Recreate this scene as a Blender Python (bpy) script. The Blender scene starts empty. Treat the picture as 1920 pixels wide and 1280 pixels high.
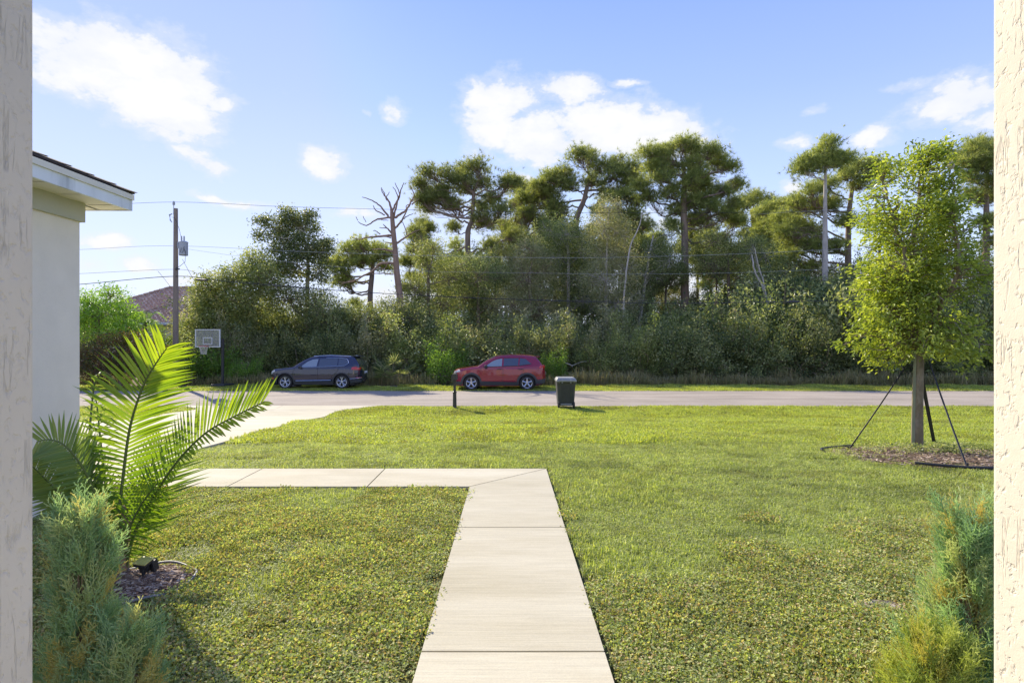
import bpy, math, random
import numpy as np
from mathutils import Vector
rad = math.radians
SC = bpy.context.scene
COL = SC.collection

# ------------------------------------------------------------------ camera, sky, sun, exposure
CAM_H = 1.55
F = 1920 * 20.0 / 36.0            # focal length in photo pixels
cam = bpy.data.objects.new('camera', bpy.data.cameras.new('camera'))
COL.objects.link(cam); SC.camera = cam
cam.location = (0, 0, CAM_H); cam.rotation_euler = (rad(90), 0, 0)
cam.data.lens = 20.0; cam.data.sensor_width = 36.0; cam.data.clip_start = 0.05; cam.data.clip_end = 6000

SUN_AZ, SUN_EL = 37.0, 34.5       # degrees to the left of the view direction, above the horizon
SC.view_settings.view_transform = 'Standard'; SC.view_settings.look = 'None'
SC.view_settings.gamma = 1.0; SC.view_settings.use_curve_mapping = False
SC.view_settings.exposure = 1.14
SC.render.engine = 'CYCLES'
SC.cycles.max_bounces = 7; SC.cycles.diffuse_bounces = 4; SC.cycles.glossy_bounces = 2
SC.cycles.transmission_bounces = 5; SC.cycles.transparent_max_bounces = 6
SC.cycles.use_denoising = True
SC.cycles.caustics_reflective = False; SC.cycles.caustics_refractive = False

sun_dir = Vector((-math.sin(rad(SUN_AZ)) * math.cos(rad(SUN_EL)), math.cos(rad(SUN_AZ)) * math.cos(rad(SUN_EL)), math.sin(rad(SUN_EL))))
sl = bpy.data.lights.new('sun', 'SUN'); sl.energy = 3.6; sl.angle = rad(0.55); sl.color = (1.0, 0.91, 0.74)
so = bpy.data.objects.new('sun', sl); COL.objects.link(so)
so.rotation_euler = (-sun_dir).to_track_quat('-Z', 'Y').to_euler(); so.location = (-40, 50, 60)


class NT:
    """small node-tree writer"""
    def __init__(self, tree):
        self.t = tree; self.n = tree.nodes; self.l = tree.links
    def new(self, kind, **kw):
        nd = self.n.new(kind)
        for k, v in kw.items(): setattr(nd, k, v)
        return nd
    def put(self, sock, v):
        if v is None: return
        if hasattr(v, 'is_linked') or isinstance(v, bpy.types.NodeSocket): self.l.new(v, sock)
        else:
            if isinstance(v, (tuple, list)) and len(v) == 3 and sock.type == 'RGBA': v = (*v, 1)
            sock.default_value = v
    def math(self, op, a, b=None, c=None, clamp=False):
        nd = self.new('ShaderNodeMath', operation=op, use_clamp=clamp)
        for s, v in zip(nd.inputs, (a, b, c)): self.put(s, v)
        return nd.outputs[0]
    def vmath(self, op, a, b=None, out=0):
        nd = self.new('ShaderNodeVectorMath', operation=op)
        self.put(nd.inputs[0], a); self.put(nd.inputs[1], b)
        return nd.outputs[out]
    def mix(self, f, a, b, blend='MIX'):
        nd = self.new('ShaderNodeMix', data_type='RGBA', blend_type=blend)
        self.put(nd.inputs[0], f); self.put(nd.inputs[6], a); self.put(nd.inputs[7], b)
        return nd.outputs[2]
    def noise(self, vec, scale, detail=3, rough=.55, dist=0.0, out=0):
        nd = self.new('ShaderNodeTexNoise'); self.put(nd.inputs['Vector'], vec)
        nd.inputs['Scale'].default_value = scale; nd.inputs['Detail'].default_value = detail
        nd.inputs['Roughness'].default_value = rough; nd.inputs['Distortion'].default_value = dist
        return nd.outputs[out]
    def ramp(self, f, stops, interp='LINEAR'):
        nd = self.new('ShaderNodeValToRGB'); self.put(nd.inputs[0], f)
        cr = nd.color_ramp; cr.interpolation = interp
        while len(cr.elements) < len(stops): cr.elements.new(.5)
        for e, (p, c) in zip(cr.elements, stops):
            e.position = p; e.color = (*c, 1) if len(c) == 3 else c
        return nd.outputs[0]
    def maprange(self, v, a, b, c=0.0, d=1.0, smooth=False):
        nd = self.new('ShaderNodeMapRange'); nd.clamp = True
        if smooth: nd.interpolation_type = 'SMOOTHSTEP'
        self.put(nd.inputs[0], v)
        for i, x in enumerate((a, b, c, d)): self.put(nd.inputs[1 + i], x)
        return nd.outputs[0]
    def scale(self, vec, s):
        nd = self.new('ShaderNodeVectorMath', operation='MULTIPLY')
        self.put(nd.inputs[0], vec); nd.inputs[1].default_value = s
        return nd.outputs[0]


# ---- sky: Nishita with procedural fair-weather cumulus
world = bpy.data.worlds.new('World'); SC.world = world; world.use_nodes = True
w = NT(world.node_tree); w.n.clear()
sky = w.new('ShaderNodeTexSky', sky_type='NISHITA'); sky.sun_disc = False
sky.sun_elevation = rad(SUN_EL); sky.sun_rotation = rad(-SUN_AZ)
sky.air_density = 1.0; sky.dust_density = 0.35; sky.ozone_density = 3.0; sky.altitude = 0
geo = w.new('ShaderNodeTexCoord'); D = geo.outputs['Generated']
sep = w.new('ShaderNodeSeparateXYZ'); w.put(sep.inputs[0], D)
az = w.math('ARCTAN2', sep.outputs[0], sep.outputs[1])
el = w.math('ARCSINE', sep.outputs[2])
cmb = w.new('ShaderNodeCombineXYZ'); w.put(cmb.inputs[0], az); w.put(cmb.inputs[1], el)
P = cmb.outputs[0]
wn = w.noise(w.scale(D, (1, 1, 1.5)), 7.0, 5, .6, out=1)
wv = w.vmath('SUBTRACT', wn, (.5, .5, .5))
Pw = w.vmath('ADD', P, w.scale(wv, (.085, .06, 0)))
CLOUDS = [  # photo pixel centre, half width, half height, weight
    (200, 110, 150, 62, 1.1), (290, 150, 130, 75, 1.1), (310, 205, 110, 55, 1), (150, 130, 110, 60, 1), (400, 190, 60, 22, .75), (120, 85, 80, 40, .9),
    (350, 290, 50, 18, .85), (385, 312, 48, 18, .9), (608, 303, 42, 26, .95), (745, 212, 26, 26, .8), (690, 208, 14, 6, .6), (1180, 155, 40, 8, .7), (1530, 215, 30, 10, .6),
    (950, 185, 75, 45, .95), (1080, 170, 75, 26, .9), (925, 245, 65, 45, .9), (1010, 265, 90, 45, .95), (1150, 240, 130, 50, 1.05), (1240, 250, 90, 45, 1), (1300, 275, 60, 22, .8), (900, 290, 50, 16, .6),
    (440, 378, 85, 9, .8), (660, 400, 42, 14, .8), (195, 452, 50, 16, .85), (255, 497, 48, 12, .75), (170, 500, 36, 18, .7), (370, 520, 120, 22, .6), (740, 560, 120, 40, .8), (640, 455, 60, 12, .5),
    (1790, 185, 100, 38, 1), (1850, 225, 60, 36, .9), (1645, 250, 44, 22, .85), (1500, 262, 42, 9, .6), (1700, 165, 60, 12, .6), (1485, 352, 28, 20, .9), (985, 330, 30, 12, .8), (800, 400, 30, 16, .7),
    (1230, 420, 120, 30, .7), (1600, 560, 200, 50, .8), (1250, 560, 200, 50, .8), (200, 570, 160, 40, .8)]
acc = None
for (cx, cy, rx, ry, wt) in CLOUDS:
    u, v = (cx - 960) / F, (640 - cy) / F
    a0 = math.atan2(u, 1); e0 = math.atan2(v, math.sqrt(1 + u * u))
    sx = rx / F / (1 + u * u); sy = ry / F / math.sqrt(1 + u * u)
    d = w.vmath('SUBTRACT', Pw, (a0, e0, 0)); d = w.scale(d, (1 / sx, 1 / sy, 0))
    ln = w.vmath('LENGTH', d, out=1)
    m = w.maprange(ln, 0.2, 1.75, wt, 0.0, smooth=True)
    acc = m if acc is None else w.math('MAXIMUM', acc, m)
# generic scattered clouds everywhere the photograph does not look
front = w.math('MULTIPLY', w.maprange(w.math('ABSOLUTE', az), .80, .95, 1.0, 0.0), w.maprange(el, .52, .62, 1.0, 0.0))
gen = w.noise(w.scale(D, (1, 1, 2.4)), 3.2, 4, .5)
genm = w.math('MULTIPLY', w.maprange(gen, .52, .68), w.math('SUBTRACT', 1.0, front))
genm = w.math('MULTIPLY', genm, w.maprange(el, 0.0, .06))
acc = w.math('MAXIMUM', acc, genm)
fine = w.noise(w.scale(D, (1, 1, 1.7)), 30.0, 9, .64)
fine2 = w.noise(w.scale(D, (1, 1, 2.2)), 9.0, 4, .55)
dens = w.math('ADD', acc, w.math('ADD', w.math('MULTIPLY', w.math('SUBTRACT', fine, .5), 1.15), w.math('MULTIPLY', w.math('SUBTRACT', fine2, .5), .9)))
cov = w.math('MAXIMUM', w.maprange(dens, .46, .80, 0, 1, smooth=True), w.maprange(dens, .22, .62, 0, .38, smooth=True))
thick = w.math('MULTIPLY', w.maprange(dens, .55, 1.3, 0, 1), w.maprange(fine2, .35, .6, .25, 1))
# the photograph shows an even blue from zenith to pale horizon: a clear-air gradient with part of the Nishita sky in it
grad = w.ramp(w.maprange(el, -.05, .75), [(.0, (.76, .80, .90)), (.10, (.68, .74, .90)), (.30, (.50, .60, .90)), (.55, (.32, .43, .88)), (.80, (.20, .31, .82)), (1.0, (.14, .23, .70))])
grad = w.scale(grad, (4.05, 4.05, 4.05))
nis = w.new('ShaderNodeVectorMath', operation='MINIMUM'); w.put(nis.inputs[0], sky.outputs[0]); nis.inputs[1].default_value = (4.0, 4.6, 5.6)
skyc = w.new('ShaderNodeMix', data_type='RGBA'); skyc.inputs[0].default_value = .86
w.put(skyc.inputs[6], nis.outputs[0]); w.put(skyc.inputs[7], grad)
CLOUD_V = 3.0
cloudc = w.mix(thick, (CLOUD_V * .90, CLOUD_V * .93, CLOUD_V), (CLOUD_V * 1.12, CLOUD_V * 1.10, CLOUD_V * 1.06))
final = w.mix(w.math('MULTIPLY', cov, .96), skyc.outputs[2], cloudc)
bg = w.new('ShaderNodeBackground'); w.put(bg.inputs[0], final); bg.inputs[1].default_value = 0.15
wo = w.new('ShaderNodeOutputWorld'); w.put(wo.inputs[0], bg.outputs[0])
world.cycles.sampling_method = 'MANUAL'; world.cycles.sample_map_resolution = 512

# ------------------------------------------------------------------ places
_GY = np.array([-50, 7.2, 10.5, 13.6, 15.8, 18.0, 20.7, 27.1, 34, 60, 4000.])
_GZ = np.array([0, 0, -.17, -.40, -.66, -.86, -.81, -.81, -.80, -.72, -.72])
def gz(y):
    return np.interp(y, _GY, _GZ)
def U(px, row, y):
    return np.array(((px - 960) / F * y, y, CAM_H - (row - 640) / F * y))
def G(px, row):
    k = (row - 640) / F
    lo, hi = 1.0, 400.0
    for _ in range(60):
        m = (lo + hi) / 2
        if CAM_H - k * m > gz(m): lo = m
        else: hi = m
    return np.array(((px - 960) / F * lo, lo, float(gz(lo))))

# ------------------------------------------------------------------ object helpers
def tag(o, label=None, cat=None, group=None, kind=None):
    if label: o['label'] = label
    if cat: o['category'] = cat
    if group: o['group'] = group
    if kind: o['kind'] = kind
    return o
def empty(name, loc, label=None, cat=None, group=None, rz=0):
    o = bpy.data.objects.new(name, None); COL.objects.link(o)
    o.location = loc; o.rotation_euler = (0, 0, rz); o.empty_display_size = .2
    return tag(o, label, cat, group)

class MB:
    def __init__(self):
        self.v = []; self.f = []; self.m = []; self.r = []; self.n = 0
    def add(self, verts, faces, mat=0, rnd=0.5):
        verts = np.asarray(verts, float).reshape(-1, 3); faces = np.asarray(faces, int)
        self.v.append(verts); self.f.append(faces + self.n); self.m.append(np.full(len(faces), mat, int))
        self.r.append(np.broadcast_to(np.asarray(rnd, float), (len(verts),)))
        self.n += len(verts); return self
    def box(self, c, s, mat=0, rz=0.0, rnd=.5, R=None):
        c = np.array(c, float); h = np.array(s, float) / 2
        p = np.array([(x, y, z) for z in (-1, 1) for y in (-1, 1) for x in (-1, 1)], float) * h
        if rz:
            ca, sa = math.cos(rz), math.sin(rz); p = p @ np.array([[ca, sa, 0], [-sa, ca, 0], [0, 0, 1]])
        if R is not None: p = p @ np.asarray(R).T
        return self.add(p + c, [(0, 2, 3, 1), (4, 5, 7, 6), (0, 1, 5, 4), (2, 6, 7, 3), (0, 4, 6, 2), (1, 3, 7, 5)], mat, rnd)
    def taper(self, c, s0, s1, h, mat=0):
        p = []
        for s, z in ((s0, 0), (s1, h)):
            p += [(-s[0] / 2, -s[1] / 2, z), (s[0] / 2, -s[1] / 2, z), (s[0] / 2, s[1] / 2, z), (-s[0] / 2, s[1] / 2, z)]
        return self.add(np.array(p) + np.array(c), [(3, 2, 1, 0), (4, 5, 6, 7), (0, 1, 5, 4), (1, 2, 6, 5), (2, 3, 7, 6), (3, 0, 4, 7)], mat)
    def tube(self, pts, rr, n=6, mat=0, rnd=.5, cap=True, closed=False):
        pts = np.asarray(pts, float); k = len(pts)
        rr = np.broadcast_to(np.asarray(rr, float), (k,))
        if closed: t = np.roll(pts, -1, 0) - np.roll(pts, 1, 0)
        else: t = np.gradient(pts, axis=0)
        t /= np.linalg.norm(t, axis=1)[:, None] + 1e-9
        ref = np.array((0, 0, 1.)) if abs(t[:, 2]).mean() < .8 else np.array((1., 0, 0))
        a = np.cross(t, ref); a /= np.linalg.norm(a, axis=1)[:, None] + 1e-9
        b = np.cross(t, a)
        th = np.arange(n) * 2 * math.pi / n
        ring = pts[:, None] + rr[:, None, None] * (np.cos(th)[None, :, None] * a[:, None] + np.sin(th)[None, :, None] * b[:, None])
        kk = k if closed else k - 1
        i = np.arange(kk)[:, None] * n; i2 = (np.arange(kk)[:, None] + 1) % k * n
        j = np.arange(n)[None]; j2 = (j + 1) % n
        q = np.stack([i + j, i + j2, i2 + j2, i2 + j], -1).reshape(-1, 4)
        self.add(ring.reshape(-1, 3), q, mat, rnd)
        if cap and not closed:
            for e, o_ in ((0, 1), (k - 1, -1)):
                cen = pts[e]; v = np.vstack([ring[e], cen])
                f = [(a_, (a_ + 1) % n, n) for a_ in range(n)]
                if o_ > 0: f = [x[::-1] for x in f]
                self.add(v, f, mat, rnd)
        return self
    def lathe(self, prof, c, axis='z', n=24, mat=0):
        prof = np.asarray(prof, float); th = np.arange(n) * 2 * math.pi / n; k = len(prof)
        x = prof[:, 0][:, None] * np.cos(th); y = prof[:, 0][:, None] * np.sin(th); z = np.broadcast_to(prof[:, 1][:, None], x.shape)
        p = {'z': (x, y, z), 'y': (x, z, y), 'x': (z, x, y)}[axis]
        V = np.stack(p, -1).reshape(-1, 3) + np.array(c)
        i = np.arange(k - 1)[:, None] * n; j = np.arange(n)[None]; j2 = (j + 1) % n
        q = np.stack([i + j, i + j2, i + n + j2, i + n + j], -1).reshape(-1, 4)
        if axis == 'y': q = q[:, ::-1]
        return self.add(V, q, mat)
    def grid(self, V, mat=0, rnd=.5, flip=False):
        V = np.asarray(V, float); a, b = V.shape[:2]
        i = np.arange(a - 1)[:, None] * b; j = np.arange(b - 1)[None]
        q = np.stack([i + j, i + b + j, i + b + j + 1, i + j + 1], -1).reshape(-1, 4)
        if flip: q = q[:, ::-1]
        return self.add(V.reshape(-1, 3), q, mat, rnd)
    def prism(self, poly, z0, z1, mat=0):
        """poly xy list, ccw; z0/z1 numbers or per-vertex"""
        poly = np.asarray(poly, float); n = len(poly)
        z0 = np.broadcast_to(z0, (n,)); z1 = np.broadcast_to(z1, (n,))
        b = np.column_stack([poly, z0]); t = np.column_stack([poly, z1])
        from mathutils.geometry import tessellate_polygon
        tri = np.array(tessellate_polygon([[Vector((p[0], p[1], 0)) for p in poly]]))
        for i, tr in enumerate(tri):
            p = poly[tr]
            if np.cross(p[1] - p[0], p[2] - p[0]) < 0: tri[i] = tr[::-1]
        self.add(t, tri, mat); self.add(b, tri[:, ::-1], mat)
        sides = [(i, (i + 1) % n, n + (i + 1) % n, n + i) for i in range(n)]
        return self.add(np.vstack([b, t]), sides, mat)
    def mesh(self, name, mats, smooth=False):
        me = bpy.data.meshes.new(name)
        if not isinstance(mats, (list, tuple)): mats = [mats]
        for m_ in mats: me.materials.append(m_)
        if not self.v: return me
        V = np.concatenate(self.v); R = np.concatenate(self.r)
        sizes = np.concatenate([np.full(len(f), f.shape[1] if f.ndim == 2 else 0, int) for f in self.f if len(f)])
        loops = np.concatenate([f.ravel() for f in self.f if len(f)])
        M = np.concatenate([m_ for f, m_ in zip(self.f, self.m) if len(f)])
        me.vertices.add(len(V)); me.vertices.foreach_set('co', V.ravel().astype(np.float32))
        me.loops.add(len(loops)); me.loops.foreach_set('vertex_index', loops.astype(np.int32))
        me.polygons.add(len(sizes))
        st = np.concatenate([[0], np.cumsum(sizes)[:-1]])
        me.polygons.foreach_set('loop_start', st.astype(np.int32))
        me.polygons.foreach_set('material_index', M.astype(np.int32))
        me.polygons.foreach_set('use_smooth', np.full(len(sizes), bool(smooth)))
        at = me.attributes.new('rnd', 'FLOAT', 'POINT'); at.data.foreach_set('value', R.astype(np.float32))
        me.update(calc_edges=True); me.validate()
        return me
    def build(self, name, mats, parent=None, loc=None, smooth=False, bevel=0, seg=2):
        o = bpy.data.objects.new(name, self.mesh(name, mats, smooth)); COL.objects.link(o)
        if parent is not None: o.parent = parent
        if loc is not None: o.location = loc
        if bevel:
            b = o.modifiers.new('bevel', 'BEVEL'); b.width = bevel; b.segments = seg; b.limit_method = 'ANGLE'; b.angle_limit = rad(40)
        return o

def copy_tree(o, parent=None):
    c = o.copy(); COL.objects.link(c)
    if parent is not None: c.parent = parent
    for ch in list(o.children): copy_tree(ch, c)
    return c

# ------------------------------------------------------------------ materials
def mat(name, color, rough=.7, metal=0.0, spec=.4, var=.12, vscale=3.0, bump=0.0, bscale=60.0, bdist=.004, coat=0, stretch=(1, 1, 1), obj_random=0.0, color2=None, c2scale=1.0, c2range=(.45, .6), emis=None, coords='Object'):
    m_ = bpy.data.materials.new(name); m_.use_nodes = True
    t = NT(m_.node_tree); bs = t.n['Principled BSDF']
    co = t.new('ShaderNodeTexCoord').outputs[coords]; co = t.scale(co, stretch)
    c = (*color, 1)
    base = None
    if color2 is not None:
        base = t.mix(t.maprange(t.noise(co, c2scale, 5, .6), *c2range), c, (*color2, 1))
    if var:
        nz = t.maprange(t.noise(co, vscale, 5, .6), .25, .75, 1 - var, 1 + var)
        base = t.mix(1.0, base if base is not None else c, nz, 'MULTIPLY')
    if obj_random:
        oi = t.new('ShaderNodeObjectInfo')
        base = t.mix(1.0, base if base is not None else c, t.maprange(oi.outputs['Random'], 0, 1, 1 - obj_random, 1 + obj_random), 'MULTIPLY')
    if base is None: bs.inputs['Base Color'].default_value = c
    else: t.put(bs.inputs['Base Color'], base)
    bs.inputs['Roughness'].default_value = rough; bs.inputs['Metallic'].default_value = metal
    bs.inputs['Specular IOR Level'].default_value = spec; bs.inputs['Coat Weight'].default_value = coat
    bs.inputs['Coat Roughness'].default_value = .03
    if bump:
        b = t.new('ShaderNodeBump'); b.inputs['Strength'].default_value = bump; b.inputs['Distance'].default_value = bdist
        t.put(b.inputs['Height'], t.noise(co, bscale, 5, .6)); t.put(bs.inputs['Normal'], b.outputs[0])
    return m_

BR = 2.0
def leafmat(name, cols, trans=.42, rough=.5, tcol=(1.25, 1.25, .55), patch=None, objvar=.12, instvar=False, spec=.35):
    """cols: ramp of leaf colours, picked by the per-leaf attribute rnd"""
    m_ = bpy.data.materials.new(name); m_.use_nodes = True
    t = NT(m_.node_tree); bs = t.n['Principled BSDF']; out = t.n['Material Output']
    at = t.new('ShaderNodeAttribute'); at.attribute_name = 'rnd'
    fac = at.outputs['Fac']
    oi = t.new('ShaderNodeObjectInfo')
    if instvar: fac = t.math('FRACT', t.math('ADD', fac, t.math('MULTIPLY', oi.outputs['Random'], .83)))
    cols = [tuple(min(.6, x * BR) for x in c_) for c_ in cols]
    n = len(cols); c = t.ramp(fac, [(i / max(1, n - 1), col) for i, col in enumerate(cols)])
    c = t.mix(1.0, c, t.maprange(oi.outputs['Random'], 0, 1, 1 - objvar, 1 + objvar), 'MULTIPLY')
    if patch:
        ge = t.new('ShaderNodeNewGeometry')
        for (pc, sc, a, b, amt) in patch:
            f = t.math('MULTIPLY', t.maprange(t.noise(ge.outputs['Position'], sc, 3, .6), a, b), amt)
            c = t.mix(f, c, (*pc, 1))
    t.put(bs.inputs['Base Color'], c); bs.inputs['Roughness'].default_value = rough
    bs.inputs['Specular IOR Level'].default_value = spec
    tr = t.new('ShaderNodeBsdfTranslucent'); t.put(tr.inputs[0], t.mix(1.0, c, (*tcol, 1), 'MULTIPLY'))
    mx = t.new('ShaderNodeMixShader'); mx.inputs[0].default_value = trans
    t.l.new(bs.outputs[0], mx.inputs[1]); t.l.new(tr.outputs[0], mx.inputs[2]); t.l.new(mx.outputs[0], out.inputs[0])
    return m_

M = {}
M['bark'] = mat('bark', (.24, .175, .135), .9, var=.35, vscale=4, bump=.8, bscale=14, bdist=.02, stretch=(1, 1, .25), obj_random=.2)
M['pale_bark'] = mat('pale_bark', (.47, .42, .36), .9, var=.3, vscale=5, bump=.5, bscale=20, bdist=.01, stretch=(1, 1, .4))
M['snag_bark'] = mat('snag_bark', (.30, .20, .145), .9, var=.3, vscale=4, bump=.6, bscale=16, bdist=.02, stretch=(1, 1, .3))
M['young_bark'] = mat('young_bark', (.20, .155, .09), .85, var=.35, vscale=12, bump=.7, bscale=45, bdist=.006, stretch=(1, 1, .5), color2=(.28, .23, .16), c2scale=9)
M['twig'] = mat('twig', (.25, .19, .13), .85, var=.2)
M['needle'] = leafmat('needle', [(.080, .105, .036), (.16, .185, .060), (.29, .30, .12)], .50, .45, (1.2, 1.15, .55), objvar=.18)
M['leaf_dark'] = leafmat('leaf_dark', [(.036, .056, .024), (.075, .100, .040), (.15, .175, .070), (.31, .31, .16)], .42, .40, (1.25, 1.2, .6), objvar=.25,  # wide ramp puts sun flecks and dark gaps into the leaf colours
    patch=[((.22, .23, .12), .5, .5, .7, .3)])
M['leaf_mid'] = leafmat('leaf_mid', [(.060, .086, .032), (.12, .15, .050), (.21, .225, .085), (.34, .33, .18)], .44, .42, (1.25, 1.2, .55), objvar=.22)
M['leaf_bright'] = leafmat('leaf_bright', [(.060, .110, .022), (.11, .18, .032), (.17, .25, .045)], .42, .42, (1.35, 1.35, .45), objvar=.15)
M['leaf_grey'] = leafmat('leaf_grey', [(.10, .12, .055), (.16, .17, .085), (.23, .22, .12), (.27, .24, .15)], .35, .55, (1.2, 1.15, .6), objvar=.15)
M['leaf_red'] = leafmat('leaf_red', [(.035, .06, .02), (.06, .07, .02), (.13, .06, .03), (.05, .08, .02)], .35, .4, (1.3, 1.2, .5))
M['leaf_young'] = leafmat('leaf_young', [(.085, .12, .033), (.145, .185, .045), (.21, .245, .058), (.28, .30, .08)], .52, .35, (1.3, 1.25, .38), objvar=0, spec=.5)
M['dry_grass'] = leafmat('dry_grass', [(.10, .12, .045), (.17, .16, .075), (.25, .20, .11)], .35, .7, (1.1, 1.05, .6))
M['fern'] = leafmat('fern', [(.09, .16, .03), (.14, .23, .04), (.19, .27, .05)], .42, .4, (1.3, 1.3, .4))

# ------------------------------------------------------------------ ground, road, driveway
rng = np.random.default_rng(7)
def soilmat():
    m_ = bpy.data.materials.new('soil_turf'); m_.use_nodes = True
    t = NT(m_.node_tree); bs = t.n['Principled BSDF']
    co = t.new('ShaderNodeNewGeometry').outputs['Position']
    n1 = t.noise(co, 1.3, 5, .6); n2 = t.noise(co, 28, 5, .7); n3 = t.noise(co, .35, 3, .5)
    c = t.ramp(n2, [(.30, (.045, .050, .018)), (.5, (.085, .085, .030)), (.72, (.16, .13, .065))])
    c = t.mix(t.maprange(n1, .45, .65), c, (.10, .13, .035))
    s = t.new('ShaderNodeSeparateXYZ'); t.put(s.inputs[0], co)
    far = t.maprange(s.outputs[1], 26.5, 28)
    c = t.mix(far, c, t.mix(t.maprange(n1, .4, .65), (.075, .105, .028), (.14, .13, .05)))
    fl = t.maprange(t.math('ADD', s.outputs[1], t.math('MULTIPLY', n1, 1.2)), 29.6, 30.3)
    c = t.mix(fl, c, t.ramp(n2, [(.3, (.10, .075, .05)), (.6, (.20, .155, .11)), (.8, (.27, .22, .16))]))
    t.put(bs.inputs['Base Color'], c); bs.inputs['Roughness'].default_value = .95; bs.inputs['Specular IOR Level'].default_value = .1
    b = t.new('ShaderNodeBump'); b.inputs['Strength'].default_value = .9; b.inputs['Distance'].default_value = .02
    t.put(b.inputs['Height'], n2); t.put(bs.inputs['Normal'], b.outputs[0])
    return m_
ys = np.concatenate([[-60, -20], np.arange(-4, 20.6, .3), [20.68, 20.9, 21.2, 24, 26.7, 27.0, 27.12], np.arange(27.5, 36, .5), [38, 42, 50, 60, 80, 120, 300, 1000, 3500]])
xs = np.concatenate([[-3500, -800, -200, -90, -60, -45], np.arange(-34, 34.1, .5), [45, 60, 90, 200, 800, 3500]])
X, Y = np.meshgrid(xs, ys, indexing='ij')
def bumps(x, y):
    return .010 * np.sin(x * 1.7 + y * .9) + .008 * np.sin(x * .63 - y * 2.1 + 1) + .006 * np.sin(x * 3.1 + y * 2.7)
def lawn_z(x, y):
    z = gz(y)
    return z + np.where((y < 20.2) & (y > 7.5), bumps(x, y) * 1.5, 0)
Z = lawn_z(X, Y) - np.where((Y > 20.75) & (Y < 27.05), .06, 0)
tag(MB().grid(np.stack([X, Y, Z], -1)).build('ground', soilmat(), smooth=True), kind='structure')

def roadmat():
    m_ = bpy.data.materials.new('old_asphalt'); m_.use_nodes = True
    t = NT(m_.node_tree); bs = t.n['Principled BSDF']
    co = t.new('ShaderNodeNewGeometry').outputs['Position']
    n0 = t.noise(t.scale(co, (.12, 1, 1)), 2.2, 5, .6); n2 = t.noise(co, 45, 4, .8); n3 = t.noise(co, .5, 4, .6)
    c = t.ramp(n0, [(.3, (.275, .235, .185)), (.5, (.335, .288, .232)), (.7, (.39, .338, .275))])
    c = t.mix(1.0, c, t.maprange(n2, .3, .7, .78, 1.2), 'MULTIPLY')
    c = t.mix(1.0, c, t.maprange(n3, .3, .7, .9, 1.1), 'MULTIPLY')
    t.put(bs.inputs['Base Color'], c); bs.inputs['Roughness'].default_value = .92
    bs.inputs['Specular IOR Level'].default_value = .2
    b = t.new('ShaderNodeBump'); b.inputs['Strength'].default_value = .7; b.inputs['Distance'].default_value = .008
    t.put(b.inputs['Height'], n2); t.put(bs.inputs['Normal'], b.outputs[0])
    return m_
xs = np.concatenate([[-400, -120, -60], np.arange(-40, 40.1, .4), [60, 120, 400]])
edge_n = .05 * np.sin(xs * 2.3) + .04 * np.sin(xs * 5.1 + 1) + .03 * rng.standard_normal(len(xs))
edge_f = .06 * np.sin(xs * 1.9 + 2) + .04 * np.sin(xs * 4.3) + .03 * rng.standard_normal(len(xs))
rows = []
for f_ in (0, .08, .3, .5, .7, .92, 1):
    yy = (20.72 + edge_n) * (1 - f_) + (27.1 + edge_f) * f_
    rows.append(np.stack([xs, yy, np.full_like(xs, -.806 + .05 * (1 - (2 * f_ - 1) ** 2))], -1))
tag(MB().grid(np.array(rows), flip=True).build('road', roadmat(), smooth=True), kind='structure')

def concretemat(name, ax):
    m_ = bpy.data.materials.new(name); m_.use_nodes = True
    t = NT(m_.node_tree); bs = t.n['Principled BSDF']
    co = t.new('ShaderNodeNewGeometry').outputs['Position']
    st = (.25, 1, 1) if ax == 'x' else (1, .25, 1)
    st2 = (.03, 1, 1) if ax == 'x' else (1, .03, 1)
    big = t.noise(t.scale(co, st), 2.4, 5, .6); br = t.noise(t.scale(co, st2), 95, 3, .6); sp = t.noise(co, 130, 2, .7)
    stain = t.noise(co, 1.1, 5, .65)
    c = t.ramp(big, [(.28, (.43, .385, .265)), (.5, (.50, .455, .33)), (.75, (.555, .515, .39))])
    c = t.mix(1.0, c, t.maprange(br, .3, .7, .88, 1.08), 'MULTIPLY')
    c = t.mix(1.0, c, t.maprange(sp, .3, .7, .93, 1.06), 'MULTIPLY')
    c = t.mix(t.maprange(stain, .56, .72, 0, .35), c, (.42, .36, .25))
    oi = t.new('ShaderNodeObjectInfo'); c = t.mix(1.0, c, t.maprange(oi.outputs['Random'], 0, 1, .95, 1.05), 'MULTIPLY')
    t.put(bs.inputs['Base Color'], c); bs.inputs['Roughness'].default_value = .85; bs.inputs['Specular IOR Level'].default_value = .25
    b = t.new('ShaderNodeBump'); b.inputs['Strength'].default_value = .6; b.inputs['Distance'].default_value = .002
    t.put(b.inputs['Height'], t.math('ADD', br, sp)); t.put(bs.inputs['Normal'], b.outputs[0])
    return m_
M['concrete'] = concretemat('broomed_concrete', 'x'); M['concrete_y'] = concretemat('driveway_concrete', 'x')

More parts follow.
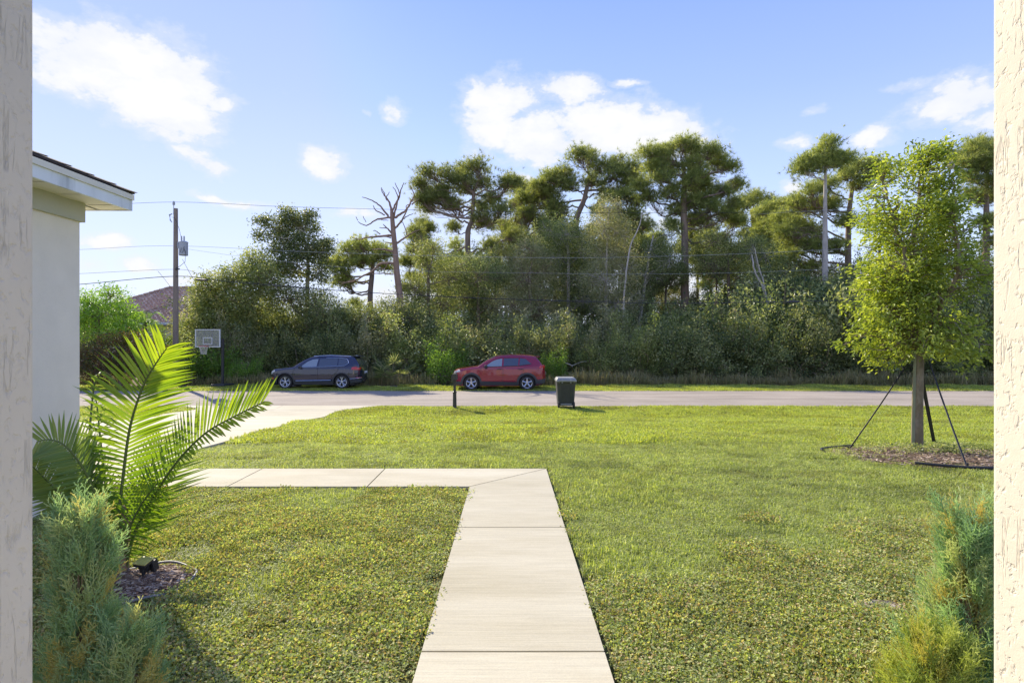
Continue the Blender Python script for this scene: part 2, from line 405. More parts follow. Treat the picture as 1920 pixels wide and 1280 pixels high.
# driveway: right and left edge as y -> x
re_ = [(-4.2, 5.5), (-4.2, 6.0)] + [tuple(G(*p)[:2]) for p in ((310, 884), (340, 862), (371, 845), (475, 817), (527, 801), (580, 788), (621, 776), (653, 768.5))] + [(-4.75, 20.6)]
re_ = np.array(sorted(re_, key=lambda p: p[1]))
le_ = np.array(sorted([(-10.2, 5.5)] + [tuple(G(*p)[:2]) for p in ((150, 794), (306, 778), (376, 768))] + [(-11.9, 20.6)], key=lambda p: p[1]))
def drive_r(y): return np.interp(y, re_[:, 1], re_[:, 0])
def drive_l(y): return np.interp(y, le_[:, 1], le_[:, 0])
yd = [5.5, 8.5, 12.0, 16.0, 20.66]
droot = empty('driveway', (0, 0, 0)); droot['kind'] = 'structure'
for i in range(len(yd) - 1):
    for s in range(2):
        yy = np.linspace(yd[i] + .006, yd[i + 1] - .006, 9 if i < 3 else 14)
        a = drive_l(yy); b = drive_r(yy); mid = (a + b) / 2
        x0, x1 = (a, mid - .006) if s == 0 else (mid + .006, b)
        V = []
        for f_ in (0, 0, .5, 1, 1):
            V.append(np.stack([x0 + (x1 - x0) * f_, yy, gz(yy) + .035], -1))
        V[0][:, 2] -= .15; V[-1][:, 2] -= .15
        m_ = MB().grid(np.array(V), flip=False)
        for e in (0, -1):
            p = np.array([V[1][e], V[3][e]]); q = p.copy(); q[:, 2] -= .15
            m_.add(np.vstack([p, q]), [(0, 1, 3, 2)])
        m_.build('slab', M['concrete_y'], droot)

wroot = empty('walkway', (0, 0, 0)); wroot['kind'] = 'structure'
def slab(poly):
    poly = np.array(poly, float); c = poly.mean(0)
    p2 = []
    n = len(poly)
    for i in range(n):   # shrink each edge a little for the joint
        a, b, d = poly[i - 1], poly[i], poly[(i + 1) % n]
        e1 = (b - a) / np.linalg.norm(b - a); e2 = (d - b) / np.linalg.norm(d - b)
        n1 = np.array([-e1[1], e1[0]]); n2 = np.array([-e2[1], e2[0]])
        bis = (n1 + n2); bis /= np.linalg.norm(bis); p2.append(b + bis * .007 / max(.3, float(bis @ n1)))
    MB().prism(np.array(p2), -.08, .035).build('slab', M['concrete'], wroot, bevel=.006)
def rx(y): return .49 - .011 * y
slab([(-.45, .92), (rx(.92), .92), (rx(2.784), 2.784), (-.45, 2.784)])
slab([(-.45, 2.784), (rx(2.784), 2.784), (rx(4.646), 4.646), (-.45, 4.646)])
slab([(-.45, 4.646), (rx(4.646), 4.646), (rx(6.8), 6.8), (-.45, 5.95)])
slab([(-1.515, 5.95), (-.45, 5.95), (rx(6.8), 6.8), (-1.515, 6.8)])
slab([(-2.98, 5.95), (-1.515, 5.95), (-1.515, 6.8), (-2.98, 6.8)])
slab([(-4.18, 5.95), (-2.98, 5.95), (-2.98, 6.8), (-4.12, 6.8)])
MB().box((0, .15, -.02), (2.9, 1.5, .20)).build('porch_floor', M['concrete'])['kind'] = 'structure'

# ------------------------------------------------------------------ grass
def blade_tuft(seed, n, rad_, L, wd, lean=.9, cols=1.0):
    r = np.random.default_rng(seed); m_ = MB()
    th = r.uniform(0, 6.283, n); rr = rad_ * np.sqrt(r.uniform(0, 1, n)); b = np.stack([rr * np.cos(th), rr * np.sin(th), np.zeros(n)], -1)
    a = r.uniform(0, 6.283, n); ln = r.uniform(.1, lean, n); h = L * r.uniform(.5, 1.15, n)
    d = np.stack([np.cos(a), np.sin(a), np.zeros(n)], -1); s = np.stack([-np.sin(a), np.cos(a), np.zeros(n)], -1) * (wd / 2) * r.uniform(.7, 1.2, n)[:, None]
    up = np.array((0, 0, 1.))
    m1 = b + d * (ln * h * .35)[:, None] + up * (h * .6 * np.cos(ln * .6))[:, None]
    tp = b + d * (ln * h * .95)[:, None] + up * (h * (1 - .55 * ln))[:, None]
    V = np.stack([b - s, b + s, m1 + s * .9, m1 - s * .9, tp], 1)
    base = np.arange(n)[:, None] * 5
    rn = np.repeat(r.uniform(0, 1, n), 5)
    m_.add(V.reshape(-1, 3), np.vstack([base + [0, 1, 2], base + [0, 2, 3], base + [3, 2, 4]]), 0, rn)
    return m_
def clover_tuft(seed, n, rad_, sz, hmax):
    r = np.random.default_rng(seed); m_ = MB()
    th = r.uniform(0, 6.283, n); rr = rad_ * np.sqrt(r.uniform(0, 1, n))
    c = np.stack([rr * np.cos(th), rr * np.sin(th), r.uniform(.2, 1, n) * hmax], -1)
    leaf_quads(m_, c, sz * r.uniform(.6, 1.3, n), r, aspect=.75, up=1.1)
    return m_
def leaf_quads(m_, c, size, r, aspect=.5, up=.4, droop=.0, mat_=0, fold=.25, dirs=None, rnd=None):
    """one folded leaf of two triangles per centre"""
    n = len(c)
    d = r.standard_normal((n, 3)); d[:, 2] = d[:, 2] * .6 - droop
    if dirs is not None: d = d * .55 + dirs
    d /= np.linalg.norm(d, axis=1)[:, None] + 1e-9
    nn = r.standard_normal((n, 3)); nn[:, 2] += up * 2
    s = np.cross(d, nn); s /= np.linalg.norm(s, axis=1)[:, None] + 1e-9
    nn = np.cross(s, d)
    size = np.broadcast_to(size, (n,))[:, None]
    base = c - d * size * .5; tip = c + d * size * .5
    mid = c + nn * size * fold * aspect
    V = np.stack([base, mid + s * size * aspect * .5, tip, mid - s * size * aspect * .5], 1)
    i = np.arange(n)[:, None] * 4
    rn = np.repeat(r.uniform(0, 1, n) if rnd is None else rnd, 4)
    m_.add(V.reshape(-1, 3), np.vstack([i + [0, 1, 2], i + [0, 2, 3]]), mat_, rn)

PCH = [((.24, .23, .08), 1.9, .52, .70, .45), ((.06, .09, .02), .8, .54, .68, .45)]
M['grass'] = leafmat('grass', [(.100, .13, .040), (.175, .21, .060), (.25, .275, .088), (.35, .33, .18)], .42, .5, (1.3, 1.3, .35), patch=PCH, objvar=.28, instvar=True, spec=.2)
M['grass_far'] = leafmat('grass_far', [(.120, .155, .036), (.195, .235, .050), (.26, .295, .070), (.33, .31, .13)], .44, .5, (1.35, 1.3, .35), spec=.2, patch=[((.20, .20, .045), .7, .48, .66, .5), ((.23, .17, .06), 2.6, .60, .70, .5)], objvar=.25, instvar=True)
M['clover'] = leafmat('clover', [(.090, .118, .045), (.145, .178, .066), (.215, .245, .10), (.30, .29, .15), (.25, .17, .09)], .40, .5, (1.3, 1.3, .4), patch=[((.24, .23, .07), 2.1, .52, .70, .40), ((.27, .16, .07), 4.5, .62, .74, .45)], objvar=.3, instvar=True, spec=.2)

def scatter(name, pts, scale, protos, label=None, zs=None):
    n = len(pts)
    me = bpy.data.meshes.new(name + '_points'); me.vertices.add(n)
    me.vertices.foreach_set('co', np.asarray(pts, np.float32).ravel())
    for nm, v in (('sc', scale), ('rot', rng.uniform(0, 6.283, n)), ('zs', np.ones(n) if zs is None else zs)):
        a = me.attributes.new(nm, 'FLOAT', 'POINT'); a.data.foreach_set('value', np.asarray(v, np.float32))
    a = me.attributes.new('kd', 'INT', 'POINT'); a.data.foreach_set('value', rng.integers(0, len(protos), n).astype(np.int32))
    o = bpy.data.objects.new(name, me); COL.objects.link(o)
    ng = bpy.data.node_groups.new(name, 'GeometryNodeTree')
    ng.interface.new_socket('Geometry', in_out='INPUT', socket_type='NodeSocketGeometry')
    ng.interface.new_socket('Geometry', in_out='OUTPUT', socket_type='NodeSocketGeometry')
    N = ng.nodes; Lk = ng.links
    gi = N.new('NodeGroupInput'); go = N.new('NodeGroupOutput')
    g2i = N.new('GeometryNodeGeometryToInstance')
    for p in reversed(protos):
        oi = N.new('GeometryNodeObjectInfo'); oi.inputs['Object'].default_value = p; oi.transform_space = 'ORIGINAL'
        Lk.new(oi.outputs['Geometry'], g2i.inputs[0])
    iop = N.new('GeometryNodeInstanceOnPoints')
    def named(nm, dt='FLOAT'):
        k = N.new('GeometryNodeInputNamedAttribute'); k.data_type = dt; k.inputs['Name'].default_value = nm; return k.outputs['Attribute']
    cx = N.new('ShaderNodeCombineXYZ'); Lk.new(named('rot'), cx.inputs[2])
    sx = N.new('ShaderNodeCombineXYZ'); s = named('sc'); Lk.new(s, sx.inputs[0]); Lk.new(s, sx.inputs[1])
    mu = N.new('ShaderNodeMath'); mu.operation = 'MULTIPLY'; Lk.new(s, mu.inputs[0]); Lk.new(named('zs'), mu.inputs[1]); Lk.new(mu.outputs[0], sx.inputs[2])
    Lk.new(gi.outputs[0], iop.inputs['Points']); Lk.new(g2i.outputs[0], iop.inputs['Instance'])
    iop.inputs['Pick Instance'].default_value = True; Lk.new(named('kd', 'INT'), iop.inputs['Instance Index'])
    Lk.new(cx.outputs[0], iop.inputs['Rotation']); Lk.new(sx.outputs[0], iop.inputs['Scale'])
    Lk.new(iop.outputs[0], go.inputs[0])
    md = o.modifiers.new('scatter', 'NODES'); md.node_group = ng
    return tag(o, label, None, None, 'stuff')
def proto(name, m_, mt):
    return bpy.data.objects.new(name, m_.mesh(name, mt))
P_BL = [proto('grass_tuft', blade_tuft(i, 34, .07, .052, .0052, 1.3), M['grass']) for i in range(4)]
P_BLF = [proto('far_grass_tuft', blade_tuft(10 + i, 24, .10, .065, .011, 1.2), M['grass_far']) for i in range(3)]
P_CL = [proto('clover_tuft', clover_tuft(20 + i, 64, .085, .0155, .034), M['clover']) for i in range(4)]
P_TALL = [proto('tall_tuft', blade_tuft(30 + i, 22, .16, .55, .018, 1.0), M['dry_grass']) for i in range(3)]

MULCH = [(-2.34, 3.57, .31, .31), (5.72, 7.85, 1.32, 1.05)]     # x, y, rx, ry of the two planting rings
def vnoise(x, y, s, seed=0):
    """cheap value noise for masks"""
    r = np.random.default_rng(seed); T = r.uniform(0, 1, (64, 64))
    u = np.asarray(x) * s + 31.3; v = np.asarray(y) * s + 17.7
    i = np.floor(u).astype(int); j = np.floor(v).astype(int); fu = u - i; fv = v - j
    fu = fu * fu * (3 - 2 * fu); fv = fv * fv * (3 - 2 * fv)
    g = lambda a, b: T[a % 64, b % 64]
    return (g(i, j) * (1 - fu) + g(i + 1, j) * fu) * (1 - fv) + (g(i, j + 1) * (1 - fu) + g(i + 1, j + 1) * fu) * fv
SAND = [G(1600, 1132)[:2], G(1690, 1142)[:2], G(1640, 1130)[:2]]
def lawn_ok(x, y):
    ok = (y < 20.62) & (y > 1.0)
    e = .012 + .055 * vnoise(x, y, 7, 3)
    ok &= ~((x > -.45 - e) & (x < rx(y) + e * 1.3 + .015 * (y < 4)) & (y < 6.82 + e))
    ok &= ~((y > 5.95 - e) & (y < 6.8 + e) & (x < .45) & (x > -4.3))
    ok &= ~((x > drive_l(y) - .02) & (x < drive_r(y) + .05) & (y > 5.4))
    ok &= ~((x < -4.12) & (y < 5.5))
    for (mx, my, a, b) in MULCH:
        q = ((x - mx) / a) ** 2 + ((y - my) / b) ** 2
        ok &= (q > .97 + .1 * vnoise(x, y, 9, 5)) | ((mx > 0) & (rng.uniform(0, 1, len(x)) < .30 + .5 * (vnoise(x, y, 3, 6) > .6) * (q > .35)))
    for k, (sx_, sy_) in enumerate(SAND):
        q = ((x - sx_) / .13) ** 2 + ((y - sy_) / .07) ** 2
        ok &= q > 1.5 * vnoise(x, y, 14, 8)
    bx, by = G(735, 789)[:2]
    q = ((x - bx) / 1.0) ** 2 + ((y - by) / .55) ** 2
    ok &= ~((q < 1) & (rng.uniform(0, 1, len(x)) < .55 * (1 - q)))
    return ok
def visible(x, y, m=.6): return np.abs(x) < .97 * y + m
def sample(n, x0, x1, y0, y1):
    x = rng.uniform(x0, x1, n); y = rng.uniform(y0, y1, n); return x, y
def pts3(x, y): return np.stack([x, y, lawn_z(x, y)], -1)

# near: creeping ground cover mixed with turf
bl, cl = [], []
for (y0, y1, den) in ((1.6, 3.6, 720), (3.6, 5.6, 560), (5.6, 8.0, 420), (8.0, 10.5, 300)):
    W = .97 * y1 + .6; n = int(den * (y1 - y0) * 2 * W)
    x, y = sample(n, -W, W, y0, y1); k = visible(x, y) & lawn_ok(x, y); x, y = x[k], y[k]
    f_ = vnoise(x, y, .75, 1) * .6 + vnoise(x, y, 2.7, 2) * .4
    thr = np.interp(y, [2, 5, 6.5, 9, 12], [.30, .36, .62, .85, 1.2]) + np.where(x > .5, np.clip((y - 3.2) * .12, 0, .35), -.08)
    c = f_ > thr
    cl.append((x[c], y[c])); bl.append((x[~c], y[~c]))
cx_, cy_ = [np.concatenate(v) for v in zip(*cl)]; bx_, by_ = [np.concatenate(v) for v in zip(*bl)]
# a few blades rise out of the ground cover too
k = rng.uniform(0, 1, len(cx_)) < .10; bx_ = np.concatenate([bx_, cx_[k]]); by_ = np.concatenate([by_, cy_[k]])
scatter('clover_ground_cover', pts3(cx_, cy_), rng.uniform(.75, 1.25, len(cx_)), P_CL, zs=.75 + .9 * vnoise(cx_, cy_, 3.1, 12))
scatter('lawn_grass', pts3(bx_, by_), rng.uniform(.75, 1.25, len(bx_)), P_BL, zs=.6 + .7 * vnoise(bx_, by_, 1.3, 9))
fx, fy = [], []
for (y0, y1, den) in ((9.2, 12.5, 230), (12.5, 16.5, 150), (16.5, 20.7, 110)):
    W = .97 * y1 + .6; n = int(den * (y1 - y0) * 2 * W)
    x, y = sample(n, -W, W, y0, y1); k = visible(x, y) & lawn_ok(x, y); fx.append(x[k]); fy.append(y[k])
fx = np.concatenate(fx); fy = np.concatenate(fy)
scatter('far_lawn_grass', pts3(fx, fy), rng.uniform(.9, 1.6, len(fx)), P_BLF, zs=.55 + .6 * vnoise(fx, fy, .8, 9))
x, y = sample(26000, -30, 30, 27.15, 30.6)
k = (vnoise(x, y, .8, 4) + (30.4 - y) * .35 > .62) ; x, y = x[k], y[k]
scatter('verge_grass', pts3(x, y), rng.uniform(1.0, 2.0, len(x)), P_BLF, zs=.6 + .9 * vnoise(x, y, 1.5, 9) * np.clip((y - 27) / 2, .4, 1))

M['sand'] = mat('grey_sand', (.40, .34, .28), .95, var=.25, vscale=30, bump=1, bscale=90, bdist=.006, color2=(.26, .20, .14), c2scale=14)
sm = MB()
for (sx_, sy_), a, b in zip(SAND, (.16, .17, .10), (.06, .085, .05)):
    th = np.linspace(0, 2 * math.pi, 25); wob = 1 + .25 * np.sin(3 * th + sx_ * 9) + .15 * np.sin(7 * th); V = []
    for q in (0, .5, 1.15): V.append(np.stack([sx_ + a * q * wob * np.cos(th), sy_ + b * q * wob * np.sin(th), np.full(25, .008 - .006 * (q > 1))], -1))
    sm.grid(np.array(V))
tag(sm.build('bare_sand_patch', M['sand'], smooth=True), 'small bare sandy patch in the lawn left of the right juniper', None, None, 'structure')

# ------------------------------------------------------------------ entry posts and the garage wing
def stucco(name, color, sc=1.0, strength=.75, crack=True):
    m_ = bpy.data.materials.new(name); m_.use_nodes = True
    t = NT(m_.node_tree); bs = t.n['Principled BSDF']
    co = t.new('ShaderNodeTexCoord').outputs['Object']
    a = t.noise(t.scale(co, (1, 1, .8)), 60 * sc, 4, .55, .3); fine = t.noise(co, 260 * sc, 3, .6); big = t.noise(co, 16 * sc, 3, .5)
    h = t.math('SUBTRACT', 1.0, t.math('MULTIPLY', t.maprange(a, .52, .74, 0, 1, smooth=True), .9))
    h2 = t.math('ADD', t.math('MULTIPLY', fine, .22), t.math('MULTIPLY', big, .9))
    hh = t.math('ADD', h, h2)
    if crack:
        cr = t.noise(t.scale(co, (1.6, 1.6, .14)), 13 * sc, 5, .62, .4)
        line = t.maprange(t.math('ABSOLUTE', t.math('SUBTRACT', cr, .5)), 0, .020, 1, 0, smooth=True)
        gate = t.maprange(t.noise(co, 7 * sc, 2), .50, .58)
        hh = t.math('SUBTRACT', hh, t.math('MULTIPLY', t.math('MULTIPLY', line, gate), .9))
    c = t.mix(1.0, (*color, 1), t.maprange(t.noise(co, 3, 4), .3, .7, .95, 1.05), 'MULTIPLY')
    t.put(bs.inputs['Base Color'], c); bs.inputs['Roughness'].default_value = .8; bs.inputs['Specular IOR Level'].default_value = .25
    b = t.new('ShaderNodeBump'); b.inputs['Strength'].default_value = strength; b.inputs['Distance'].default_value = .0030 / sc
    t.put(b.inputs['Height'], hh); t.put(bs.inputs['Normal'], b.outputs[0])
    return m_
M['stucco'] = stucco('cream_stucco', (.67, .605, .485))
M['stucco_wall'] = stucco('grey_stucco', (.80, .735, .63), 1.6, .8, False)
M['band'] = mat('olive_band', (.46, .46, .38), .75, var=.06, bump=.4, bscale=150, bdist=.002)
M['white_trim'] = mat('weathered_fascia', (.74, .78, .80), .5, var=.18, vscale=2.5, stretch=(1, 1, .15), color2=(.42, .46, .48), c2scale=4, c2range=(.5, .7))
M['soffit'] = mat('vinyl_soffit', (.74, .71, .60), .5, var=.05)
M['shingle'] = mat('shingle', (.075, .062, .055), .95, var=.35, vscale=9, bump=.8, bscale=120, bdist=.003, obj_random=.2)

def post(name, x0, x1, y0, y1, label):
    e = empty(name, ((x0 + x1) / 2, (y0 + y1) / 2, 0), label, 'post')
    w_, d_ = x1 - x0, y1 - y0
    MB().box((0, 0, 1.55), (w_, d_, 3.1)).build('shaft', M['stucco'], e, bevel=.012, seg=3)
    MB().box((0, 0, .09), (w_ + .05, d_ + .05, .18)).build('plinth', M['stucco'], e, bevel=.01)
post('porch_post', -1.50, -1.005, .55, 1.2, 'cream stucco porch post in shade at the left edge, nearest the palm')
post('porch_post', 1.01, 1.50, .55, 1.2, 'sunlit cream stucco porch post with cracks at the right edge, nearest the young tree')

wing = empty('house_wing', (-4.13, 5.44, 0), 'grey stucco garage wing of the house with white eave at the left', 'house')
EZ = 2.865
MB().box((-2.9, -3.5, 1.375), (5.8, 7.0, 2.75)).build('wall', M['stucco_wall'], wing, bevel=.01)
MB().box((-2.9, -3.5, 2.82), (5.86, 7.06, .26)).build('frieze_band', M['band'], wing, bevel=.004)
ov = .30
fm = MB()
fm.box((ov - .012, -3.5 + ov / 2, EZ + .052), (.024, 7.0 + ov, .105)); fm.box((-2.9 + ov / 2 - .0245, ov - .012, EZ + .052), (5.8 + ov - .001, .024, .1049))
fm.build('fascia', M['white_trim'], wing)
dm = MB()
dm.box((ov - .002, -3.5 + ov / 2, EZ + .133), (.034, 7.0 + ov + .015, .054)); dm.box((-2.9 + ov / 2 - .02, ov - .002, EZ + .1325), (5.8 + ov - .03, .034, .0535))
dm.build('drip_edge', M['soffit'], wing)
# soffit: ribbed vinyl strips, each a strip across the eave
for i in range(18):
    y0 = ov - .03 - i * .2
    MB().box((ov / 2 - .012, y0 - .1, EZ + .008 + (i % 2) * .004), (ov - .025, .192, .008)).build('soffit_strip', M['soffit'], wing)
MB().box((ov / 2 - .02, -3.4, EZ + .02), (ov - .04, 6.8, .006)).build('soffit_backing', M['band'], wing)
MB().box((-3.0, ov / 2, EZ + .012), (5.9, ov - .03, .01)).build('front_soffit', M['soffit'], wing)
# hip roof in shingle courses
pitch = .42
rs = MB()
nc = 20; cw = .145
A = ov + .015
for c in range(nc):
    d0, d1 = c * cw, (c + 1) * cw + .02
    for side in (0, 1):
        z0 = EZ + .172 + d0 * pitch + .008; z1 = EZ + .165 + d1 * pitch
        if side == 0:   # slope facing +x
            p = [(A - d0, -7, z0), (A - d0, A - d0, z0), (A - d1, A - d1, z1), (A - d1, -7, z1)]
        else:
            p = [(A - d0, A - d0, z0), (-5.8, A - d0, z0), (-5.8, A - d1, z1), (A - d1, A - d1, z1)]
        q = [(a, b, z - .009) for a, b, z in p]
        rs.add(np.array(p + q), [(0, 1, 2, 3), (4, 5, 1, 0), (5, 6, 2, 1)])
ro = rs.build('shingle_roof', M['shingle'], wing); ro['kind'] = 'stuff'
hb = MB()
for c in range(24):
    d0, d1 = c * .125 - .02, c * .125 + .145
    def hp(d, o_, dz): return (A - d - (o_ if o_ > 0 else 0), A - d - (-o_ if o_ < 0 else 0), EZ + .178 + d * pitch + dz)
    hb.add([hp(d0, .13, .010), hp(d0, 0, .022), hp(d0, -.13, .010), hp(d1, .13, .0), hp(d1, 0, .010), hp(d1, -.13, .0)], [(1, 0, 3, 4), (2, 1, 4, 5)])
hb.build('hip_cap', M['shingle'], wing)['kind'] = 'stuff'

# ------------------------------------------------------------------ cars
def paint(name, c, metal=.0, rough=.25):
    m_ = mat(name, c, rough, metal, .5, var=0, coat=1.0)
    return m_
M['red_paint'] = paint('red_paint', (.25, .005, .026), .15, .2)
M['blue_paint'] = paint('dark_blue_paint', (.018, .022, .048), .3, .2)
M['glass'] = mat('dark_glass', (.05, .06, .07), .04, 0, .8, var=0, coat=1)
M['glass_front'] = mat('clear_glass', (.22, .27, .30), .05, 0, .8, var=0, coat=1)
M['cladding'] = mat('grey_cladding', (.055, .057, .06), .6, var=.05)
M['black_plastic'] = mat('black_plastic', (.025, .025, .027), .5, var=.05)
M['tyre'] = mat('tyre', (.035, .034, .033), .85, var=.15)
M['rim'] = mat('alloy_rim', (.62, .62, .63), .28, .85, var=0)
M['chrome'] = mat('chrome', (.75, .75, .76), .15, 1, var=0)
M['tail'] = mat('tail_lamp', (.55, .01, .01), .15, 0, .6, var=0, coat=1)
M['lamp'] = mat('lamp_glass', (.55, .58, .60), .1, 0, .6, var=0, coat=1)
M['amber'] = mat('amber_marker', (.7, .16, .03), .3, var=0)
M['plate'] = mat('licence_plate', (.6, .62, .6), .5, var=.1)

def make_car(spec, name, label, loc):
    L, W = spec['L'], spec['W']; top = np.array(spec['top']); bot = np.array(spec['bot']); R = spec['R']; wr = spec['wheel_r']
    zt = lambda x: np.interp(x, top[:, 0], top[:, 1])
    zb0 = lambda x: np.interp(x, bot[:, 0], bot[:, 1])
    wx = spec['wheels']
    def zb(x):
        z = zb0(x)
        for w_ in wx:
            d = np.abs(x - w_); z = np.where(d < R, np.maximum(z, wr + np.sqrt(np.maximum(R * R - d * d, 0))), z)
        return z
    belt = spec['belt']
    def side(x, z):
        x = np.asarray(x, float); z = np.asarray(z, float)
        e = np.ones_like(x)
        for d, l_ in ((x, .75), (L - x, .55)):
            t = np.clip(1 - d / l_, 0, 1); e = np.minimum(e, (1 - t ** 3.2) ** .5)
        y = W / 2 * np.interp(z, [0, .22, .42, .72, belt - .08, belt, 1.70], [.90, .93, .985, 1.0, .985, .955, .70])
        e = np.where(z > belt, 1 - (1 - e) * .6, e)
        y = y * np.maximum(e, .05)
        r_ = .09; t = np.clip((z - (zt(x) - r_)) / r_, 0, 1); y = y - r_ * .9 * (1 - np.sqrt(np.maximum(1 - t * t, 0)))
        return np.maximum(y, .02)
    car = empty(name, loc, label, 'car', 'cars parked on the verge')
    xs_ = np.unique(np.concatenate([[0, .015, .04, .08, .14], np.linspace(.2, L - .2, 90), [L - .14, L - .08, L - .04, L - .015, L]]))
    nv = 16; v = np.linspace(0, 1, nv)
    ztx, zbx = zt(xs_), np.minimum(zb(xs_), zt(xs_) - .02)
    m_ = MB()
    Zs = zbx[:, None] + (ztx - zbx)[:, None] * v[None]
    Xs = np.broadcast_to(xs_[:, None], Zs.shape); Ys = side(Xs, Zs)
    m_.grid(np.stack([Xs, -Ys, Zs], -1), flip=False); m_.grid(np.stack([Xs, Ys, Zs], -1), flip=True)
    ye = Ys[:, -1]; s = np.linspace(-1, 1, 11)
    crown = spec.get('crown', .045)
    m_.grid(np.stack([np.broadcast_to(xs_[:, None], (len(xs_), 11)), ye[:, None] * s[None], ztx[:, None] + crown * (1 - s[None] ** 2) * np.clip(ye, 0, .6)[:, None] / .6], -1), flip=False)
    m_.grid(np.stack([np.broadcast_to(xs_[:, None], (len(xs_), 2)), np.stack([-Ys[:, 0], Ys[:, 0]], -1), np.stack([zbx, zbx], -1)], -1), flip=True)
    m_.build('body', spec['paint'], car, smooth=True)
    MB().box((L / 2, 0, .48), (L - .5, W - .50, .5)).box((L / 2, 0, .24), (L - .8, W - .3, .10)).build('underbody', M['black_plastic'], car)
    def patch(poly, off, name_, mt, parent=None, sides=(-1, 1)):
        return [patch1(poly, off, name_, mt, parent[i] if isinstance(parent, list) else parent, (sd,)) for i, sd in enumerate(sides)]
    def patch1(poly, off, name_, mt, parent, sides):
        """polygon given in (x,z) laid on the body side"""
        poly = np.array(poly, float)
        # fan grid from centroid in rings so it follows the curvature
        c = poly.mean(0); P_ = []
        for i in range(len(poly)):
            a, b = poly[i], poly[(i + 1) % len(poly)]
            k = max(1, int(np.linalg.norm(b - a) / .08)); P_ += [a + (b - a) * j / k for j in range(k)]
        P_ = np.array(P_); g = MB()
        for sd in sides:
            rings = []
            for f_ in (1, .75, .5, .25, .02):
                q = c + (P_ - c) * f_
                rings.append(np.stack([q[:, 0], sd * (side(q[:, 0], q[:, 1]) + off), q[:, 1]], -1))
            base = rings[0].copy(); base[:, 1] -= sd * (off + .01)
            rings = [base] + rings
            V = np.array(rings); V = np.concatenate([V, V[:, :1]], 1)
            g.grid(V, flip=(sd > 0))
        return g.build(name_, mt, parent or car)
    def line(pts, r_, name_, mt, off=.004, parent=None, sides=(-1, 1)):
        return [line1(pts, r_, name_, mt, off, parent, (sd,)) for sd in sides]
    def line1(pts, r_, name_, mt, off, parent, sides):
        pts = np.array(pts, float); g = MB()
        d = np.concatenate([[0], np.cumsum(np.linalg.norm(np.diff(pts, axis=0), axis=1))]); t = np.linspace(0, d[-1], max(3, int(d[-1] / .06)))
        q = np.stack([np.interp(t, d, pts[:, 0]), np.interp(t, d, pts[:, 1])], -1)
        for sd in sides:
            g.tube(np.stack([q[:, 0], sd * (side(q[:, 0], q[:, 1]) + off), q[:, 1]], -1), r_, 6)
        return g.build(name_, mt, parent or car)
    spec['extra'](car, patch, line, side, zt)
    for w_ in wx:
        for sd in (-1, 1):
            wh = empty('wheel', (w_, sd * (W / 2 - .135), wr)); wh.parent = car
            tp = [(wr - .125, -.10), (wr - .05, -.115), (wr - .012, -.10), (wr, -.06), (wr, .06), (wr - .012, .10), (wr - .05, .115), (wr - .125, .10)]
            MB().lathe(tp, (0, 0, 0), 'y', 36).build('tyre', M['tyre'], wh, smooth=False)
            g = MB(); ri = wr - .115
            g.lathe([(ri - .012, -.10), (ri + .008, -.108), (ri + .012, -.10), (ri + .012, .10), (ri - .012, .10), (ri - .02, .0), (ri - .012, -.10)], (0, 0, 0), 'y', 36)
            for k in range(5):
                for s_ in spec['spoke']:
                    a = 2 * math.pi * k / 5 + .31; a1 = a + s_
                    o_ = np.array((math.cos(a1) * ri * .97, sd * .085, math.sin(a1) * ri * .97)); i_ = np.array((math.cos(a) * .045, sd * .075, math.sin(a) * .045))
                    g.tube([i_, (i_ + o_) / 2 + np.array((0, sd * .004, 0)), o_], [.030 * spec['sw'], .026 * spec['sw'], .036 * spec['sw']], 6)
            g.lathe([(.0, .0), (.05, .0), (.055, sd * .05), (.045, sd * .088), (.0, sd * .092)], (0, 0, 0), 'y', 16)
            g.build('rim', M['rim'], wh)
            MB().lathe([(0, 0), (ri - .02, 0), (ri - .02, sd * .03), (0, sd * .03)], (0, 0, 0), 'y', 24).build('brake_disc', M['black_plastic'], wh)
    return car

